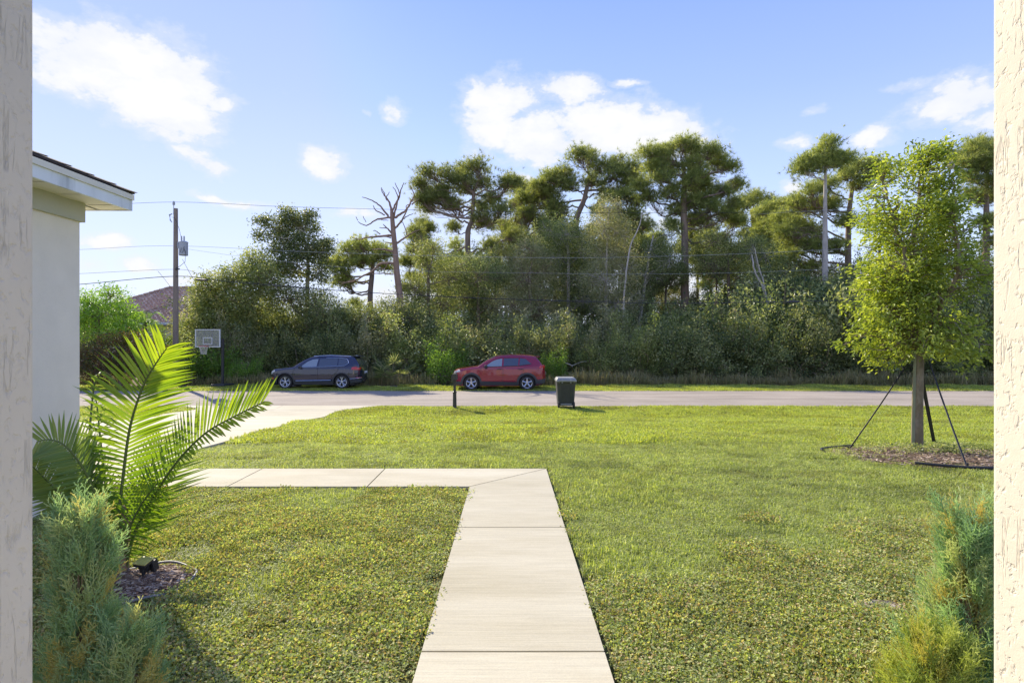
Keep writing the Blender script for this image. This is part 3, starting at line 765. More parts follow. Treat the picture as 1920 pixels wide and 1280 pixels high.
def red_extra(car, patch, line, side, zt):
    off = .006
    W1 = [(1.60, 1.135), (2.42, 1.165), (2.44, 1.525), (2.16, 1.475), (1.95, 1.385)]
    W2 = [(2.50, 1.168), (3.20, 1.19), (3.235, 1.545), (2.52, 1.535)]
    W3 = [(3.27, 1.195), (3.84, 1.275), (3.56, 1.51), (3.30, 1.54)]
    d1 = patch([(1.36, .38), (2.46, .38), (2.48, 1.10), (1.42, 1.07)], .004, 'front_door', M['red_paint'])
    d2 = patch([(2.475, .38), (3.05, .38), (3.16, .62), (3.42, .86), (3.50, 1.12), (2.495, 1.10)], .004, 'rear_door', M['red_paint'])
    patch(W1, off, 'window', M['glass_front'], d1); patch(W2, off, 'window', M['glass'], d2); patch(W3, off, 'quarter_window', M['glass'])
    line([(1.36, .38), (1.36, .95), (1.46, 1.10)], .006, 'door_gap', M['black_plastic'])
    line([(2.467, .38), (2.487, 1.14)], .006, 'door_gap', M['black_plastic'])
    line([(3.06, .40), (3.17, .62), (3.43, .86), (3.51, 1.14)], .006, 'door_gap', M['black_plastic'])
    line([(1.52, 1.12), (2.45, 1.148), (3.25, 1.175), (3.86, 1.262)], .012, 'window_trim', M['black_plastic'])
    line([(1.62, 1.20), (2.0, 1.44), (2.3, 1.545), (3.0, 1.58), (3.5, 1.56)], .014, 'roof_rail', M['red_paint'])
    for x in (2.20, 3.22):
        patch([(x, .995), (x + .22, 1.00), (x + .22, 1.035), (x, 1.03)], .03, 'handle', M['black_plastic'], d1 if x < 2.4 else d2)
    # cladding
    for wx_ in (.95, 3.64):
        a = np.linspace(-.12, math.pi + .12, 16); R1, R0 = .50, .405
        outer = [(wx_ + R1 * math.cos(t), max(.24, .355 + R1 * math.sin(t))) for t in a]; 
        for sd in (-1, 1):
            g = MB(); V = []
            for rr_ in (R0, .45, R1):
                q = np.array([(wx_ + rr_ * math.cos(t) * (1.02 if rr_ > .42 else 1), .355 + rr_ * math.sin(t)) for t in a])
                V.append(np.stack([q[:, 0], sd * (side(q[:, 0], q[:, 1]) + .018), q[:, 1]], -1))
            b = V[-1].copy(); b[:, 1] -= sd * .03; V.append(b)
            g.grid(np.array(V), flip=sd > 0)
            g.build('wheel_arch', M['cladding'], car)
    patch([(1.38, .24), (3.22, .24), (3.20, .40), (1.40, .44)], .016, 'sill', M['cladding'])
    patch([(4.06, .28), (4.52, .34), (4.56, .56), (4.10, .50)], .012, 'rear_bumper', M['cladding'])
    patch([(.08, .27), (.50, .24), (.48, .42), (.06, .44)], .012, 'front_bumper', M['cladding'])
    patch([(4.18, 1.08), (4.52, 1.05), (4.50, 1.20), (4.30, 1.22)], .014, 'tail_lamp', M['tail'])
    patch([(.06, .80), (.42, .90), (.40, .99), (.10, .90)], .012, 'headlight', M['lamp'])
    patch([(.10, .50), (.20, .50), (.22, .68), (.10, .66)], .012, 'fog_lamp', M['lamp'])
    for sd in (-1, 1):
        mm = MB(); mm.box((1.66, sd * .97, 1.13), (.13, .22, .16)).build('mirror', M['black_plastic'], car, bevel=.03)
    finish(car, side, zt, [(1.28, 1.16), (2.08, 1.59)], [(4.10, 1.52), (4.38, 1.22)], 4.6, 1.61, M['red_paint'])
def finish(car, side, zt, ws, rw, L, zs_, pm):
    def band(x0, x1, f_, name, mt, off=.008, crown=.045):
        xx = np.linspace(x0, x1, 8); s = np.linspace(-1, 1, 9); z = zt(xx); ye = side(xx, z) * f_
        n = np.array((-(zt(x1) - zt(x0)), 0, x1 - x0)); n = n / np.linalg.norm(n) * off
        V = np.stack([np.broadcast_to(xx[:, None], (8, 9)) + n[0], ye[:, None] * s[None], z[:, None] + .045 * (1 - s[None] ** 2) * np.clip(ye / f_, 0, .6)[:, None] / .6 + n[2]], -1)
        return MB().grid(V).build(name, mt, car, smooth=True)
    band(ws[0][0], ws[1][0], .97, 'windshield', M['glass_front'])
    band(rw[0][0], rw[1][0], .93, 'rear_window', M['glass'])
    MB().box((rw[0][0] - .02, 0, zs_ - .005), (.34, 1.20, .035)).build('spoiler', pm, car, bevel=.012)
    MB().box((L - .03, 0, .78), (.03, .52, .14)).build('licence_plate', M['plate'], car)

RAV = dict(L=4.6, W=1.855, R=.405, wheel_r=.355, wheels=(.95, 3.64), belt=1.13, paint=M['red_paint'], spoke=(0,), sw=1.55, extra=red_extra,
    top=[(0, .66), (.02, .78), (.06, .88), (.16, .965), (.35, 1.01), (.9, 1.085), (1.25, 1.13), (1.45, 1.27), (1.75, 1.46), (2.05, 1.60), (2.35, 1.665), (2.8, 1.69), (3.3, 1.685), (3.8, 1.65), (4.06, 1.60), (4.16, 1.50), (4.36, 1.24), (4.45, 1.10), (4.54, .95), (4.58, .80), (4.6, .66)],
    bot=[(0, .60), (.02, .42), (.08, .28), (.3, .22), (1.3, .20), (3.3, .20), (4.2, .27), (4.5, .34), (4.57, .44), (4.6, .60)])
BY = 27.35
make_car(RAV, 'red_car', 'red compact SUV parked on the verge beyond the black mailbox', (883.5 / F * 0 + (883.5 - 960) / F * BY - .95, BY + .93, -.80))

def blue_extra(car, patch, line, side, zt):
    off = .006
    d1 = patch([(1.30, .40), (2.50, .40), (2.53, 1.06), (1.40, 1.03)], .004, 'front_door', M['blue_paint'])
    d2 = patch([(2.515, .40), (3.12, .40), (3.24, .66), (3.50, .88), (3.58, 1.08), (2.545, 1.06)], .004, 'rear_door', M['blue_paint'])
    patch([(1.66, 1.085), (2.46, 1.11), (2.52, 1.475), (2.24, 1.45), (2.0, 1.34)], off, 'window', M['glass_front'], d1)
    patch([(2.56, 1.115), (3.48, 1.135), (3.48, 1.50), (2.60, 1.48)], off, 'window', M['glass'], d2)
    patch([(3.53, 1.14), (3.80, 1.165), (4.0, 1.29), (3.90, 1.455), (3.53, 1.50)], off, 'quarter_window', M['glass'])
    line([(1.30, .40), (1.32, .90), (1.45, 1.04)], .006, 'door_gap', M['black_plastic'])
    line([(2.507, .40), (2.54, 1.08)], .006, 'door_gap', M['black_plastic'])
    line([(3.13, .42), (3.25, .66), (3.51, .88), (3.59, 1.10)], .006, 'door_gap', M['black_plastic'])
    line([(1.56, 1.065), (2.5, 1.09), (3.55, 1.12), (3.84, 1.145), (4.04, 1.285), (3.95, 1.47), (3.6, 1.525), (2.9, 1.525)], .013, 'chrome_window_trim', M['chrome'], .010)
    line([(1.45, .405), (3.18, .43)], .018, 'chrome_sill_strip', M['chrome'], .016)
    line([(4.12, .50), (4.62, .54)], .014, 'chrome_bumper_strip', M['chrome'], .012)
    line([(2.25, 1.60), (3.1, 1.645), (4.1, 1.60)], .022, 'roof_rail', M['chrome'], .01)
    for x in (2.24, 3.30):
        patch([(x, .955), (x + .22, .96), (x + .22, .995), (x, .99)], .03, 'handle', M['blue_paint'], d1 if x < 2.4 else d2)
    for wx_ in (.92, 3.71):
        a = np.linspace(-.10, math.pi + .10, 16)
        for sd in (-1, 1):
            g = MB(); V = []
            for rr_ in (.405, .44, .465):
                q = np.array([(wx_ + rr_ * math.cos(t), .355 + rr_ * math.sin(t)) for t in a])
                V.append(np.stack([q[:, 0], sd * (side(q[:, 0], q[:, 1]) + .014), q[:, 1]], -1))
            b = V[-1].copy(); b[:, 1] -= sd * .03; V.append(b)
            g.grid(np.array(V), flip=sd > 0)
            g.build('wheel_arch', M['cladding'], car)
    patch([(1.34, .22), (3.30, .22), (3.28, .375), (1.36, .375)], .012, 'sill', M['cladding'])
    patch([(4.12, .28), (4.60, .33), (4.64, .46), (4.14, .44)], .010, 'rear_bumper', M['cladding'])
    patch([(4.18, .96), (4.58, .93), (4.60, 1.06), (4.45, 1.10), (4.22, 1.07)], .014, 'tail_lamp', M['tail'])
    patch([(4.40, .52), (4.62, .52), (4.62, .57), (4.40, .57)], .016, 'reflector', M['tail'])
    patch([(.07, .68), (.20, .70), (.42, .88), (.40, .93), (.12, .84)], .012, 'headlight', M['lamp'])
    patch([(.22, .48), (.34, .48), (.34, .56), (.22, .56)], .012, 'side_marker', M['amber'])
    for sd in (-1, 1):
        MB().box((1.68, sd * .96, 1.08), (.13, .22, .15)).build('mirror', M['blue_paint'], car, bevel=.03)
    finish(car, side, zt, [(1.26, 1.1), (2.12, 1.57)], [(4.28, 1.5), (4.54, 1.15)], 4.7, 1.60, M['black_plastic'])
TIG = dict(L=4.7, W=1.84, R=.405, wheel_r=.355, wheels=(.92, 3.71), belt=1.09, paint=M['blue_paint'], spoke=(-.22, .22), sw=.72, extra=blue_extra,
    top=[(0, .62), (.02, .72), (.06, .80), (.16, .90), (.35, .965), (.9, 1.03), (1.28, 1.07), (1.5, 1.22), (1.8, 1.41), (2.1, 1.55), (2.4, 1.62), (2.8, 1.655), (3.4, 1.65), (4.0, 1.61), (4.24, 1.56), (4.34, 1.46), (4.50, 1.22), (4.58, 1.05), (4.65, .88), (4.68, .78), (4.7, .62)],
    bot=[(0, .56), (.02, .36), (.08, .25), (.3, .21), (1.3, .21), (3.3, .21), (4.2, .27), (4.6, .32), (4.67, .42), (4.7, .56)])
BY2 = 28.0
make_car(TIG, 'dark_blue_car', 'dark blue SUV parked on the verge between the basketball hoop and the red car', ((534 - 960) / F * BY2 - .92, BY2 + .92, -.79))

# ------------------------------------------------------------------ kerbside things
M['bronze'] = mat('bronze_plastic', (.05, .045, .04), .45, var=.1)
M['bin'] = mat('bin_plastic', (.060, .062, .058), .5, var=.15, vscale=5, bump=.2, bscale=80)
M['bin_lid'] = mat('bin_lid_plastic', (.26, .265, .25), .45, var=.15)  # grey lid paled further: light falling on its top is put into the colour
mx, my, mz = G(852.5, 766)
mb = empty('mailbox', (mx, my, mz), 'dark brown mailbox on a post at the roadside in front of the red car', 'mailbox')
MB().lathe([(0, 0), (.085, 0), (.085, .05), (.07, .07), (.062, .55), (.075, .57), (.075, .60), (.05, .62), (0, .62)], (0, 0, 0), 'z', 12).build('post_sleeve', M['bronze'], mb)
MB().box((0, 0, .82), (.085, .085, .46)).build('post', M['bronze'], mb, bevel=.005)
g = MB(); th = np.linspace(0, math.pi, 11)
prof = [(-.095, 0)] + [(-.095 * math.cos(t), .13 + .085 * math.sin(t)) for t in th] + [(.095, 0)]
g.prism(np.array(prof), -.25, .25)
R_ = np.array([[1, 0, 0], [0, 0, -1], [0, 1, 0]])
g.v = [v @ R_.T for v in g.v]
bx = g.build('box', M['bronze'], mb, loc=(0, 0, 1.03), bevel=.004)
MB().box((0, .258, 1.11), (.17, .012, .18)).build('door', M['bronze'], mb, bevel=.004)
MB().box((.105, .05, 1.19), (.01, .03, .16)).build('flag', mat('flag_red', (.35, .03, .03), .5), mb)

bx_, by_, bz_ = G(1061.5, 766)
bn = empty('wheeled_bin', (bx_, by_ + .3, bz_), 'dark grey wheeled rubbish bin with pale top-lit lid standing at the edge of the road', 'bin')
g = MB(); g.taper((0, 0, .10), (.56, .60), (.67, .76), .88)
g.build('tub', M['bin'], bn, bevel=.03)
MB().box((0, -.10, .985), (.72, .86, .05)).build('rim_collar', M['bin_lid'], bn, bevel=.015)
g = MB(); g.taper((0, .0, 1.01), (.72, .86), (.60, .72), .085); g.build('lid', M['bin_lid'], bn, bevel=.025)
g = MB(); g.tube([(-.26, -.44, .93), (-.26, -.52, 1.0), (.26, -.52, 1.0), (.26, -.44, .93)], .018, 8)
g.box((-.15, -.44, .97), (.04, .12, .12)).box((.15, -.44, .97), (.04, .12, .12)); g.build('handle', M['bin_lid'], bn)
for sx in (-1, 1):
    w_ = empty('wheel', (sx * .27, -.32, .125)); w_.parent = bn
    MB().lathe([(.03, -.03), (.11, -.03), (.125, -.02), (.125, .02), (.11, .03), (.03, .03)], (0, 0, 0), 'x', 20).build('tyre', M['tyre'], w_)
    MB().lathe([(0, -.022), (.08, -.022), (.08, .022), (0, .022)], (0, 0, 0), 'x', 14).build('hub', M['bin'], w_)
MB().tube([(-.26, -.32, .125), (.26, -.32, .125)], .012, 8).build('axle', M['bin_lid'], bn)
MB().box((0, -.345, .16), (.40, .03, .05)).build('foot_bar', M['bin_lid'], bn, bevel=.008)
for i, x in enumerate((-.2, -.07, .07, .2)):
    g = MB(); g.taper((x, -.325, .2), (.02, .02), (.02, .02), .6); g.v[-1][4:, 1] -= .06; g.build('rib', M['bin'], bn)

# basketball hoop
hy = 29.6; hx = (417.5 - 960) / F * hy
hoop = empty('basketball_hoop', (hx, hy, gz(hy)), 'basketball hoop with clear backboard on a black pole on the verge', 'basketball hoop', rz=rad(-7))
M['clear'] = bpy.data.materials.new('acrylic'); M['clear'].use_nodes = True
t = NT(M['clear'].node_tree); bs = t.n['Principled BSDF']; bs.inputs['Base Color'].default_value = (.45, .47, .42, 1); bs.inputs['Roughness'].default_value = .1
tr = t.new('ShaderNodeBsdfTransparent'); mxn = t.new('ShaderNodeMixShader'); mxn.inputs[0].default_value = .75
t.l.new(bs.outputs[0], mxn.inputs[1]); t.l.new(tr.outputs[0], mxn.inputs[2]); t.l.new(mxn.outputs[0], t.n['Material Output'].inputs[0])
M['pole_black'] = mat('black_steel', (.03, .03, .033), .45, var=.1)
M['board_frame'] = mat('board_frame', (.62, .64, .62), .5, var=.08)
M['rim_red'] = mat('rim_red', (.50, .09, .06), .5, var=.1)
M['net'] = mat('net_cord', (.62, .60, .55), .9, var=.1)
MB().tube([(0, 0, 0), (0, 0, 2.5)], .075, 10).build('pole', M['pole_black'], hoop)
MB().box((0, .0, .08), (.75, .9, .16)).build('base', M['pole_black'], hoop, bevel=.04)
MB().tube([(0, -.02, 2.3), (-.35, -.5, 2.5)], .035, 6).tube([(0, -.02, 2.0), (-.35, -.5, 2.3)], .03, 6).build('bracket', M['pole_black'], hoop)
bc = np.array((-.45, -.55, 2.52)); bw, bh = 1.36, .90
MB().box(bc, (bw - .04, .012, bh - .04)).build('backboard', M['clear'], hoop)
g = MB()
for sx in (-1, 1): g.box(bc + (sx * (bw / 2 - .015), 0, 0), (.045, .05, bh + .02))
for sz in (-1, 1): g.box(bc + (0, 0, sz * (bh / 2 - .014)), (bw - .08, .048, .045))
g.build('board_frame', M['board_frame'], hoop)
g = MB()
for sx in (-1, 1): g.box(bc + (sx * .24, -.012, -.14), (.035, .01, .36))
for z_ in (-.305, .025): g.box(bc + (0, -.012, z_), (.446, .0102, .035))
g.build('target_square', M['board_frame'], hoop)
g = MB()
for sx in (-1, 1): g.box(bc + (sx * .22, .03, .0), (.03, .03, bh - .1))
g.build('board_strut', M['pole_black'], hoop)
th = np.linspace(0, 2 * math.pi, 25)[:-1]; rc = bc + (0, -.32, -.40)
g = MB(); g.tube(rc + np.stack([.225 * np.cos(th), .225 * np.sin(th), 0 * th], -1), .014, 6, closed=True); g.box(rc + (0, .27, -.01), (.14, .10, .05)); g.build('rim', M['rim_red'], hoop)
g = MB()
for k in range(12):
    a = k / 12 * 2 * math.pi
    for s_ in (-1, 1):
        p = []
        for j in range(5):
            r_ = [.22, .19, .155, .135, .125][j]; aa = a + s_ * j * .26
            p.append(rc + (r_ * math.cos(aa), r_ * math.sin(aa), -.105 * j))
        g.tube(p, .006, 3, cap=False)
g.build('net', M['net'], hoop)

# utility pole and wires
M['pole_wood'] = mat('pole_wood', (.27, .215, .17), .9, var=.3, vscale=5, bump=.6, bscale=30, bdist=.01, stretch=(1, 1, .1))
M['steel_grey'] = mat('transformer_grey', (.42, .44, .46), .5, var=.12)
M['wire'] = mat('wire', (.045, .045, .05), .6, var=0)
M['wire_pale'] = mat('wire_aluminium', (.42, .42, .42), .5, .2, var=0)
py = 31.0; PX = (329.5 - 960) / F * py; pz = float(gz(py))
pole = empty('utility_pole', (PX, py, pz), 'weathered wooden utility pole with grey transformer in front of the tiled roof', 'utility pole')
def pzr(row): return CAM_H - (row - 640) / F * py - pz
topz = pzr(391)
MB().tube([(0, 0, -.3), (0, 0, topz * .5), (0, 0, topz)], [.155, .13, .105], 12).build('pole_shaft', M['pole_wood'], pole, smooth=True)
MB().tube([(-.06, -.10, topz - .35), (-.06, -.08, topz + .25)], .02, 6).lathe([(0, 0), (.07, .02), (.05, .06), (.08, .09), (.05, .13), (.07, .16), (.03, .22), (0, .22)], (-.06, -.08, topz + .16), 'z', 10).build('top_insulator', M['steel_grey'], pole)
g = MB(); g.lathe([(0, 0), (.215, 0), (.225, .03), (.225, .66), (.235, .68), (.235, .72), (.18, .77), (0, .79)], (.43, -.02, pzr(479)), 'z', 20); g.build('transformer', M['steel_grey'], pole, smooth=False)
for dx in (.34, .48):
    MB().lathe([(0, 0), (.045, 0), (.03, .05), (.05, .08), (.03, .12), (.05, .15), (.03, .19), (.045, .22), (.02, .30), (0, .30)], (dx, -.04, pzr(479) + .76), 'z', 8).build('bushing', M['steel_grey'], pole)
MB().box((.17, -.01, pzr(460)), (.14, .08, .34)).build('transformer_bracket', M['steel_grey'], pole)
MB().tube([(-.12, -.12, pzr(402)), (-.24, -.16, pzr(404)), (-.20, -.16, pzr(414)), (-.12, -.14, pzr(418))], [.03, .045, .035, .02], 6).build('fuse_cutout', M['steel_grey'], pole)
MB().tube([(.34, -.04, pzr(449)), (.30, -.2, pzr(430)), (.05, -.16, pzr(410)), (-.14, -.14, pzr(408))], .010, 4).tube([(.48, -.2, pzr(460)), (.66, -.2, pzr(475)), (.62, -.2, pzr(492)), (.3, -.15, pzr(500)), (.1, -.12, pzr(503))], .014, 4).tube([(.45, -.25, pzr(466)), (.40, -.26, pzr(474)), (.52, -.26, pzr(476)), (.60, -.22, pzr(463))], .01, 4).build('drop_lead', M['wire'], pole)
MB().box((.18, -.14, pzr(505)), (.22, .06, .07)).build('cable_clamp', M['wire'], pole)
def wire(name, pts, r_, mt, label, y=py - .1):
    """pts: (px,row) control points; smoothed through"""
    p = np.array([U(a, b, y if len(q) == 0 else q[0]) for a, b, *q in pts])
    t_ = np.arange(len(p)); n = 60
    # Catmull-Rom
    out = []
    for i in range(len(p) - 1):
        p0 = p[max(0, i - 1)]; p1 = p[i]; p2 = p[i + 1]; p3 = p[min(len(p) - 1, i + 2)]
        for s in np.linspace(0, 1, 14, endpoint=False):
            out.append(.5 * ((2 * p1) + (-p0 + p2) * s + (2 * p0 - 5 * p1 + 4 * p2 - p3) * s * s + (-p0 + 3 * p1 - 3 * p2 + p3) * s ** 3))
    out.append(p[-1])
    return tag(MB().tube(out, r_, 5, cap=False).build(name, mt), label, 'power line', 'overhead lines along the road')
wire('overhead_wire', [(-1300, 392), (-500, 405), (0, 394), (150, 387), (329, 379), (520, 387), (700, 392), (1000, 398), (1300, 399), (1600, 395), (2165, 378), (2800, 396)], .009, M['wire'], 'topmost thin power line running over the utility pole')
wire('overhead_wire', [(-1300, 470), (-500, 482), (0, 473), (150, 468), (327, 461), (600, 473), (1000, 483), (1300, 479), (1600, 466), (2165, 440), (2800, 470)], .008, M['wire_pale'], 'pale power line just above the transformer, bright against the trees')
wire('overhead_wire', [(345, 466), (400, 474), (480, 484), (700, 505), (1000, 512), (1300, 513), (1600, 502), (2165, 470)], .006, M['wire_pale'], 'thin pale line leaving the transformer just below the bright one')
wire('overhead_wire', [(-1300, 530), (-400, 532), (0, 520), (150, 513), (329, 505), (380, 515), (480, 530), (700, 549), (1000, 562), (1400, 560), (2165, 520)], .008, M['wire'], 'thin dark line just above the thick black cable')
wire('overhead_cable', [(-1300, 560), (-400, 560), (0, 543), (150, 533), (329, 518), (430, 528), (640, 545), (860, 557), (1200, 568), (1500, 565), (1850, 553), (2165, 535), (2800, 560)], .018, M['wire'], 'thick black telephone cable, lowest of the lines')
def splice(px, row, L_, mt, label, y=py - .1):
    a, b = U(px, row, y), U(px + L_, row + (1.5 if px < 900 else -.3), y); o = (a + b) / 2
    m_ = MB().tube([a - o, a * .9 + b * .1 - o, a * .1 + b * .9 - o, b - o], [.02, .055, .055, .02], 8)
    tag(m_.build('cable_splice', mt, None, loc=o), label, 'cable splice')
splice(367, 524, 24, M['wire'], 'black splice sleeve on the thick cable just right of the utility pole')
splice(1474, 566, 26, M['wire'], 'black splice sleeve on the thick cable left of the slender pine')
wire('guy_wire', [(342, 486), (356, 512), (374, 542, 36)], .010, M['wire'], 'short slanting service wire from the transformer to the tiled roof')
wire('service_wire', [(296, 508), (310, 525, 33), (322, 541, 38)], .009, M['wire'], 'faint slanting service wire left of the utility pole')
wire('overhead_wire', [(1400, 403, 31), (1550, 394, 31), (1700, 390, 31), (2165, 375, 31)], .006, M['wire_pale'], 'faintest high line near the tall slender pine')

# ------------------------------------------------------------------ neighbour's house with tiled hip roof
M['tile'] = mat('clay_tile', (.46, .30, .205), .8, var=.3, vscale=8, color2=(.66, .52, .38), c2scale=3.5, c2range=(.5, .62), bump=.3)
M['cream_wall'] = mat('cream_wall', (.62, .58, .46), .8, var=.06)
nh = empty('tiled_roof_house', (0, 0, 0), 'cream house with brown barrel tile hip roof behind the utility pole', 'house')
def tile_plane(m_, A_, B_, C_, D_):
    """eave A->B, top D->C (C above B side, D above A side)"""
    A_, B_, C_, D_ = [np.array(p, float) for p in (A_, B_, C_, D_)]
    Lv = np.linalg.norm((C_ + D_) / 2 - (A_ + B_) / 2); n = max(2, int(Lv / .36))
    e = (B_ - A_) / np.linalg.norm(B_ - A_); nrm = np.cross(e, (C_ + D_) / 2 - (A_ + B_) / 2); nrm /= np.linalg.norm(nrm)
    o = A_; 
    for j in range(n):
        v0, v1 = j / n, (j + 1.15) / n
        l0, r0 = A_ + (D_ - A_) * v0, B_ + (C_ - B_) * v0
        l1, r1 = A_ + (D_ - A_) * min(v1, 1), B_ + (C_ - B_) * min(v1, 1)
        s0, s1 = (l0 - o) @ e, (r0 - o) @ e
        if s1 - s0 < .15: continue
        us = np.arange(math.ceil(s0 / .11) * .11, s1, .11)
        us = np.concatenate([[s0], us, [s1]])
        wav = .06 * np.cos(us / .33 * 2 * math.pi)
        lo = l0 + np.outer(us - s0, e) + np.outer(wav + .055, nrm)
        t1, t2 = (l1 - o) @ e, (r1 - o) @ e
        u2 = np.clip(us, min(t1, t2), max(t1, t2))
        hi = l1 + np.outer(u2 - t1, e) + np.outer(wav * .9 + .0, nrm)
        lip = lo - np.outer(np.full(len(us), .055), nrm)
        m_.grid(np.array([lip, lo, hi]))
def hip(m_, x0, x1, y0, y1, ez, pitch_):
    d = min(x1 - x0, y1 - y0) / 2; rz_ = ez + d * pitch_
    if (x1 - x0) >= (y1 - y0): r0, r1 = (x0 + d, (y0 + y1) / 2, rz_), (x1 - d, (y0 + y1) / 2, rz_)
    else: r0, r1 = ((x0 + x1) / 2, y0 + d, rz_), ((x0 + x1) / 2, y1 - d, rz_)
    a, b, c, dd = (x0, y0, ez), (x1, y0, ez), (x1, y1, ez), (x0, y1, ez)
    if (x1 - x0) >= (y1 - y0):
        tile_plane(m_, a, b, r1, r0); tile_plane(m_, b, c, r1, r1); tile_plane(m_, c, dd, r0, r1); tile_plane(m_, dd, a, r0, r0)
        hips = [(a, r0), (dd, r0), (b, r1), (c, r1), (r0, r1)]
    else:
        tile_plane(m_, a, b, r0, r0); tile_plane(m_, b, c, r1, r0); tile_plane(m_, c, dd, r1, r1); tile_plane(m_, dd, a, r0, r1)
        hips = [(a, r0), (b, r0), (c, r1), (dd, r1), (r0, r1)]
    return hips
g = MB()
caps = hip(g, -36.1, -21.0, 44, 56, 2.95, .55) + hip(g, -29.6, -22.6, 41.6, 51.0, 2.92, .52)
g.build('tile_roof', M['tile'], nh)['kind'] = 'stuff'
g = MB()
for a, b in caps:
    a, b = np.array(a), np.array(b); n = max(2, int(np.linalg.norm(b - a) / .4))
    for j in range(n):
        p, q = a + (b - a) * j / n, a + (b - a) * (j + 1.1) / n
        g.tube([p + (0, 0, .07), q + (0, 0, .05)], [.11, .09], 6)
g.build('ridge_tiles', M['tile'], nh)['kind'] = 'stuff'
MB().box((-28.5, 50, 1.05), (14.2, 11.0, 3.8)).box((-26.1, 45.0, 1.05), (6.0, 5.5, 3.78)).build('wall', M['cream_wall'], nh)
g = MB()
g.box((-26.1, 41.62, 2.86), (7.0, .04, .2)).box((-22.62, 45.4, 2.86), (.04, 7.5, .2)).box((-29.58, 43, 2.86), (.04, 2.8, .2)); g.box((-21.02, 50, 2.88), (.04, 12, .2))
g.build('fascia', M['white_trim'], nh)
MB().box((-26.1, 41.9, 2.80), (6.9, .6, .03)).build('eave_soffit', M['soffit'], nh)
for wx_ in (-27.6, -24.9):
    fr = MB().box((wx_, 42.22, 1.4), (1.5, .06, 1.3)).build('window', M['board_frame'], nh)
    MB().box((wx_, 42.18, 1.4), (1.35, .04, 1.15)).build('pane', M['glass'], fr)

# ------------------------------------------------------------------ trees
def curve(pts, n=8, jit=0.0, r=None):
    p = np.array(pts, float); out = []
    for i in range(len(p) - 1):
        p0 = p[max(0, i - 1)]; p1 = p[i]; p2 = p[i + 1]; p3 = p[min(len(p) - 1, i + 2)]
        for s in np.linspace(0, 1, n, endpoint=False):
            out.append(.5 * ((2 * p1) + (-p0 + p2) * s + (2 * p0 - 5 * p1 + 4 * p2 - p3) * s * s + (-p0 + 3 * p1 - 3 * p2 + p3) * s ** 3))
    out.append(p[-1]); out = np.array(out)
    if jit: out[1:-1] += r.standard_normal((len(out) - 2, 3)) * jit
    return out
def limb(m_, a, b, r0, r1, r, sag=.15, mat_=0, n=5, wig=.05):
    a, b = np.array(a, float), np.array(b, float); L = np.linalg.norm(b - a)
    mid = (a + b) / 2 + r.standard_normal(3) * L * wig * 2 + np.array((0, 0, -sag * L))
    p = curve([a, mid, b], n, L * wig * .35, r)
    m_.tube(p, np.linspace(r0, r1, len(p)), n=5 if r0 < .06 else 7, mat=mat_, cap=False)
    return p
def needle_tufts(m_, c, dirs, r, n=16, L=.34, wd=.035, rnd=None):
    k = len(c); c = np.repeat(c, n, 0); d = np.repeat(dirs, n, 0) * .75 + r.standard_normal((k * n, 3)) * .62
    d /= np.linalg.norm(d, axis=1)[:, None]
    s = np.cross(d, r.standard_normal((k * n, 3))); s /= np.linalg.norm(s, axis=1)[:, None]
    Ls = L * r.uniform(.7, 1.2, (k * n, 1))
    V = np.stack([c - s * wd / 2, c + s * wd / 2, c + d * Ls], 1)
    rn = np.repeat(np.clip(np.repeat(np.clip(r.uniform(0, 1) * .7 + r.uniform(-.1, .35, k), 0, 1), n) + r.uniform(-.15, .15, k * n), 0, 1), 3)
    m_.add(V.reshape(-1, 3), np.arange(k * n * 3).reshape(-1, 3), 0, rn)

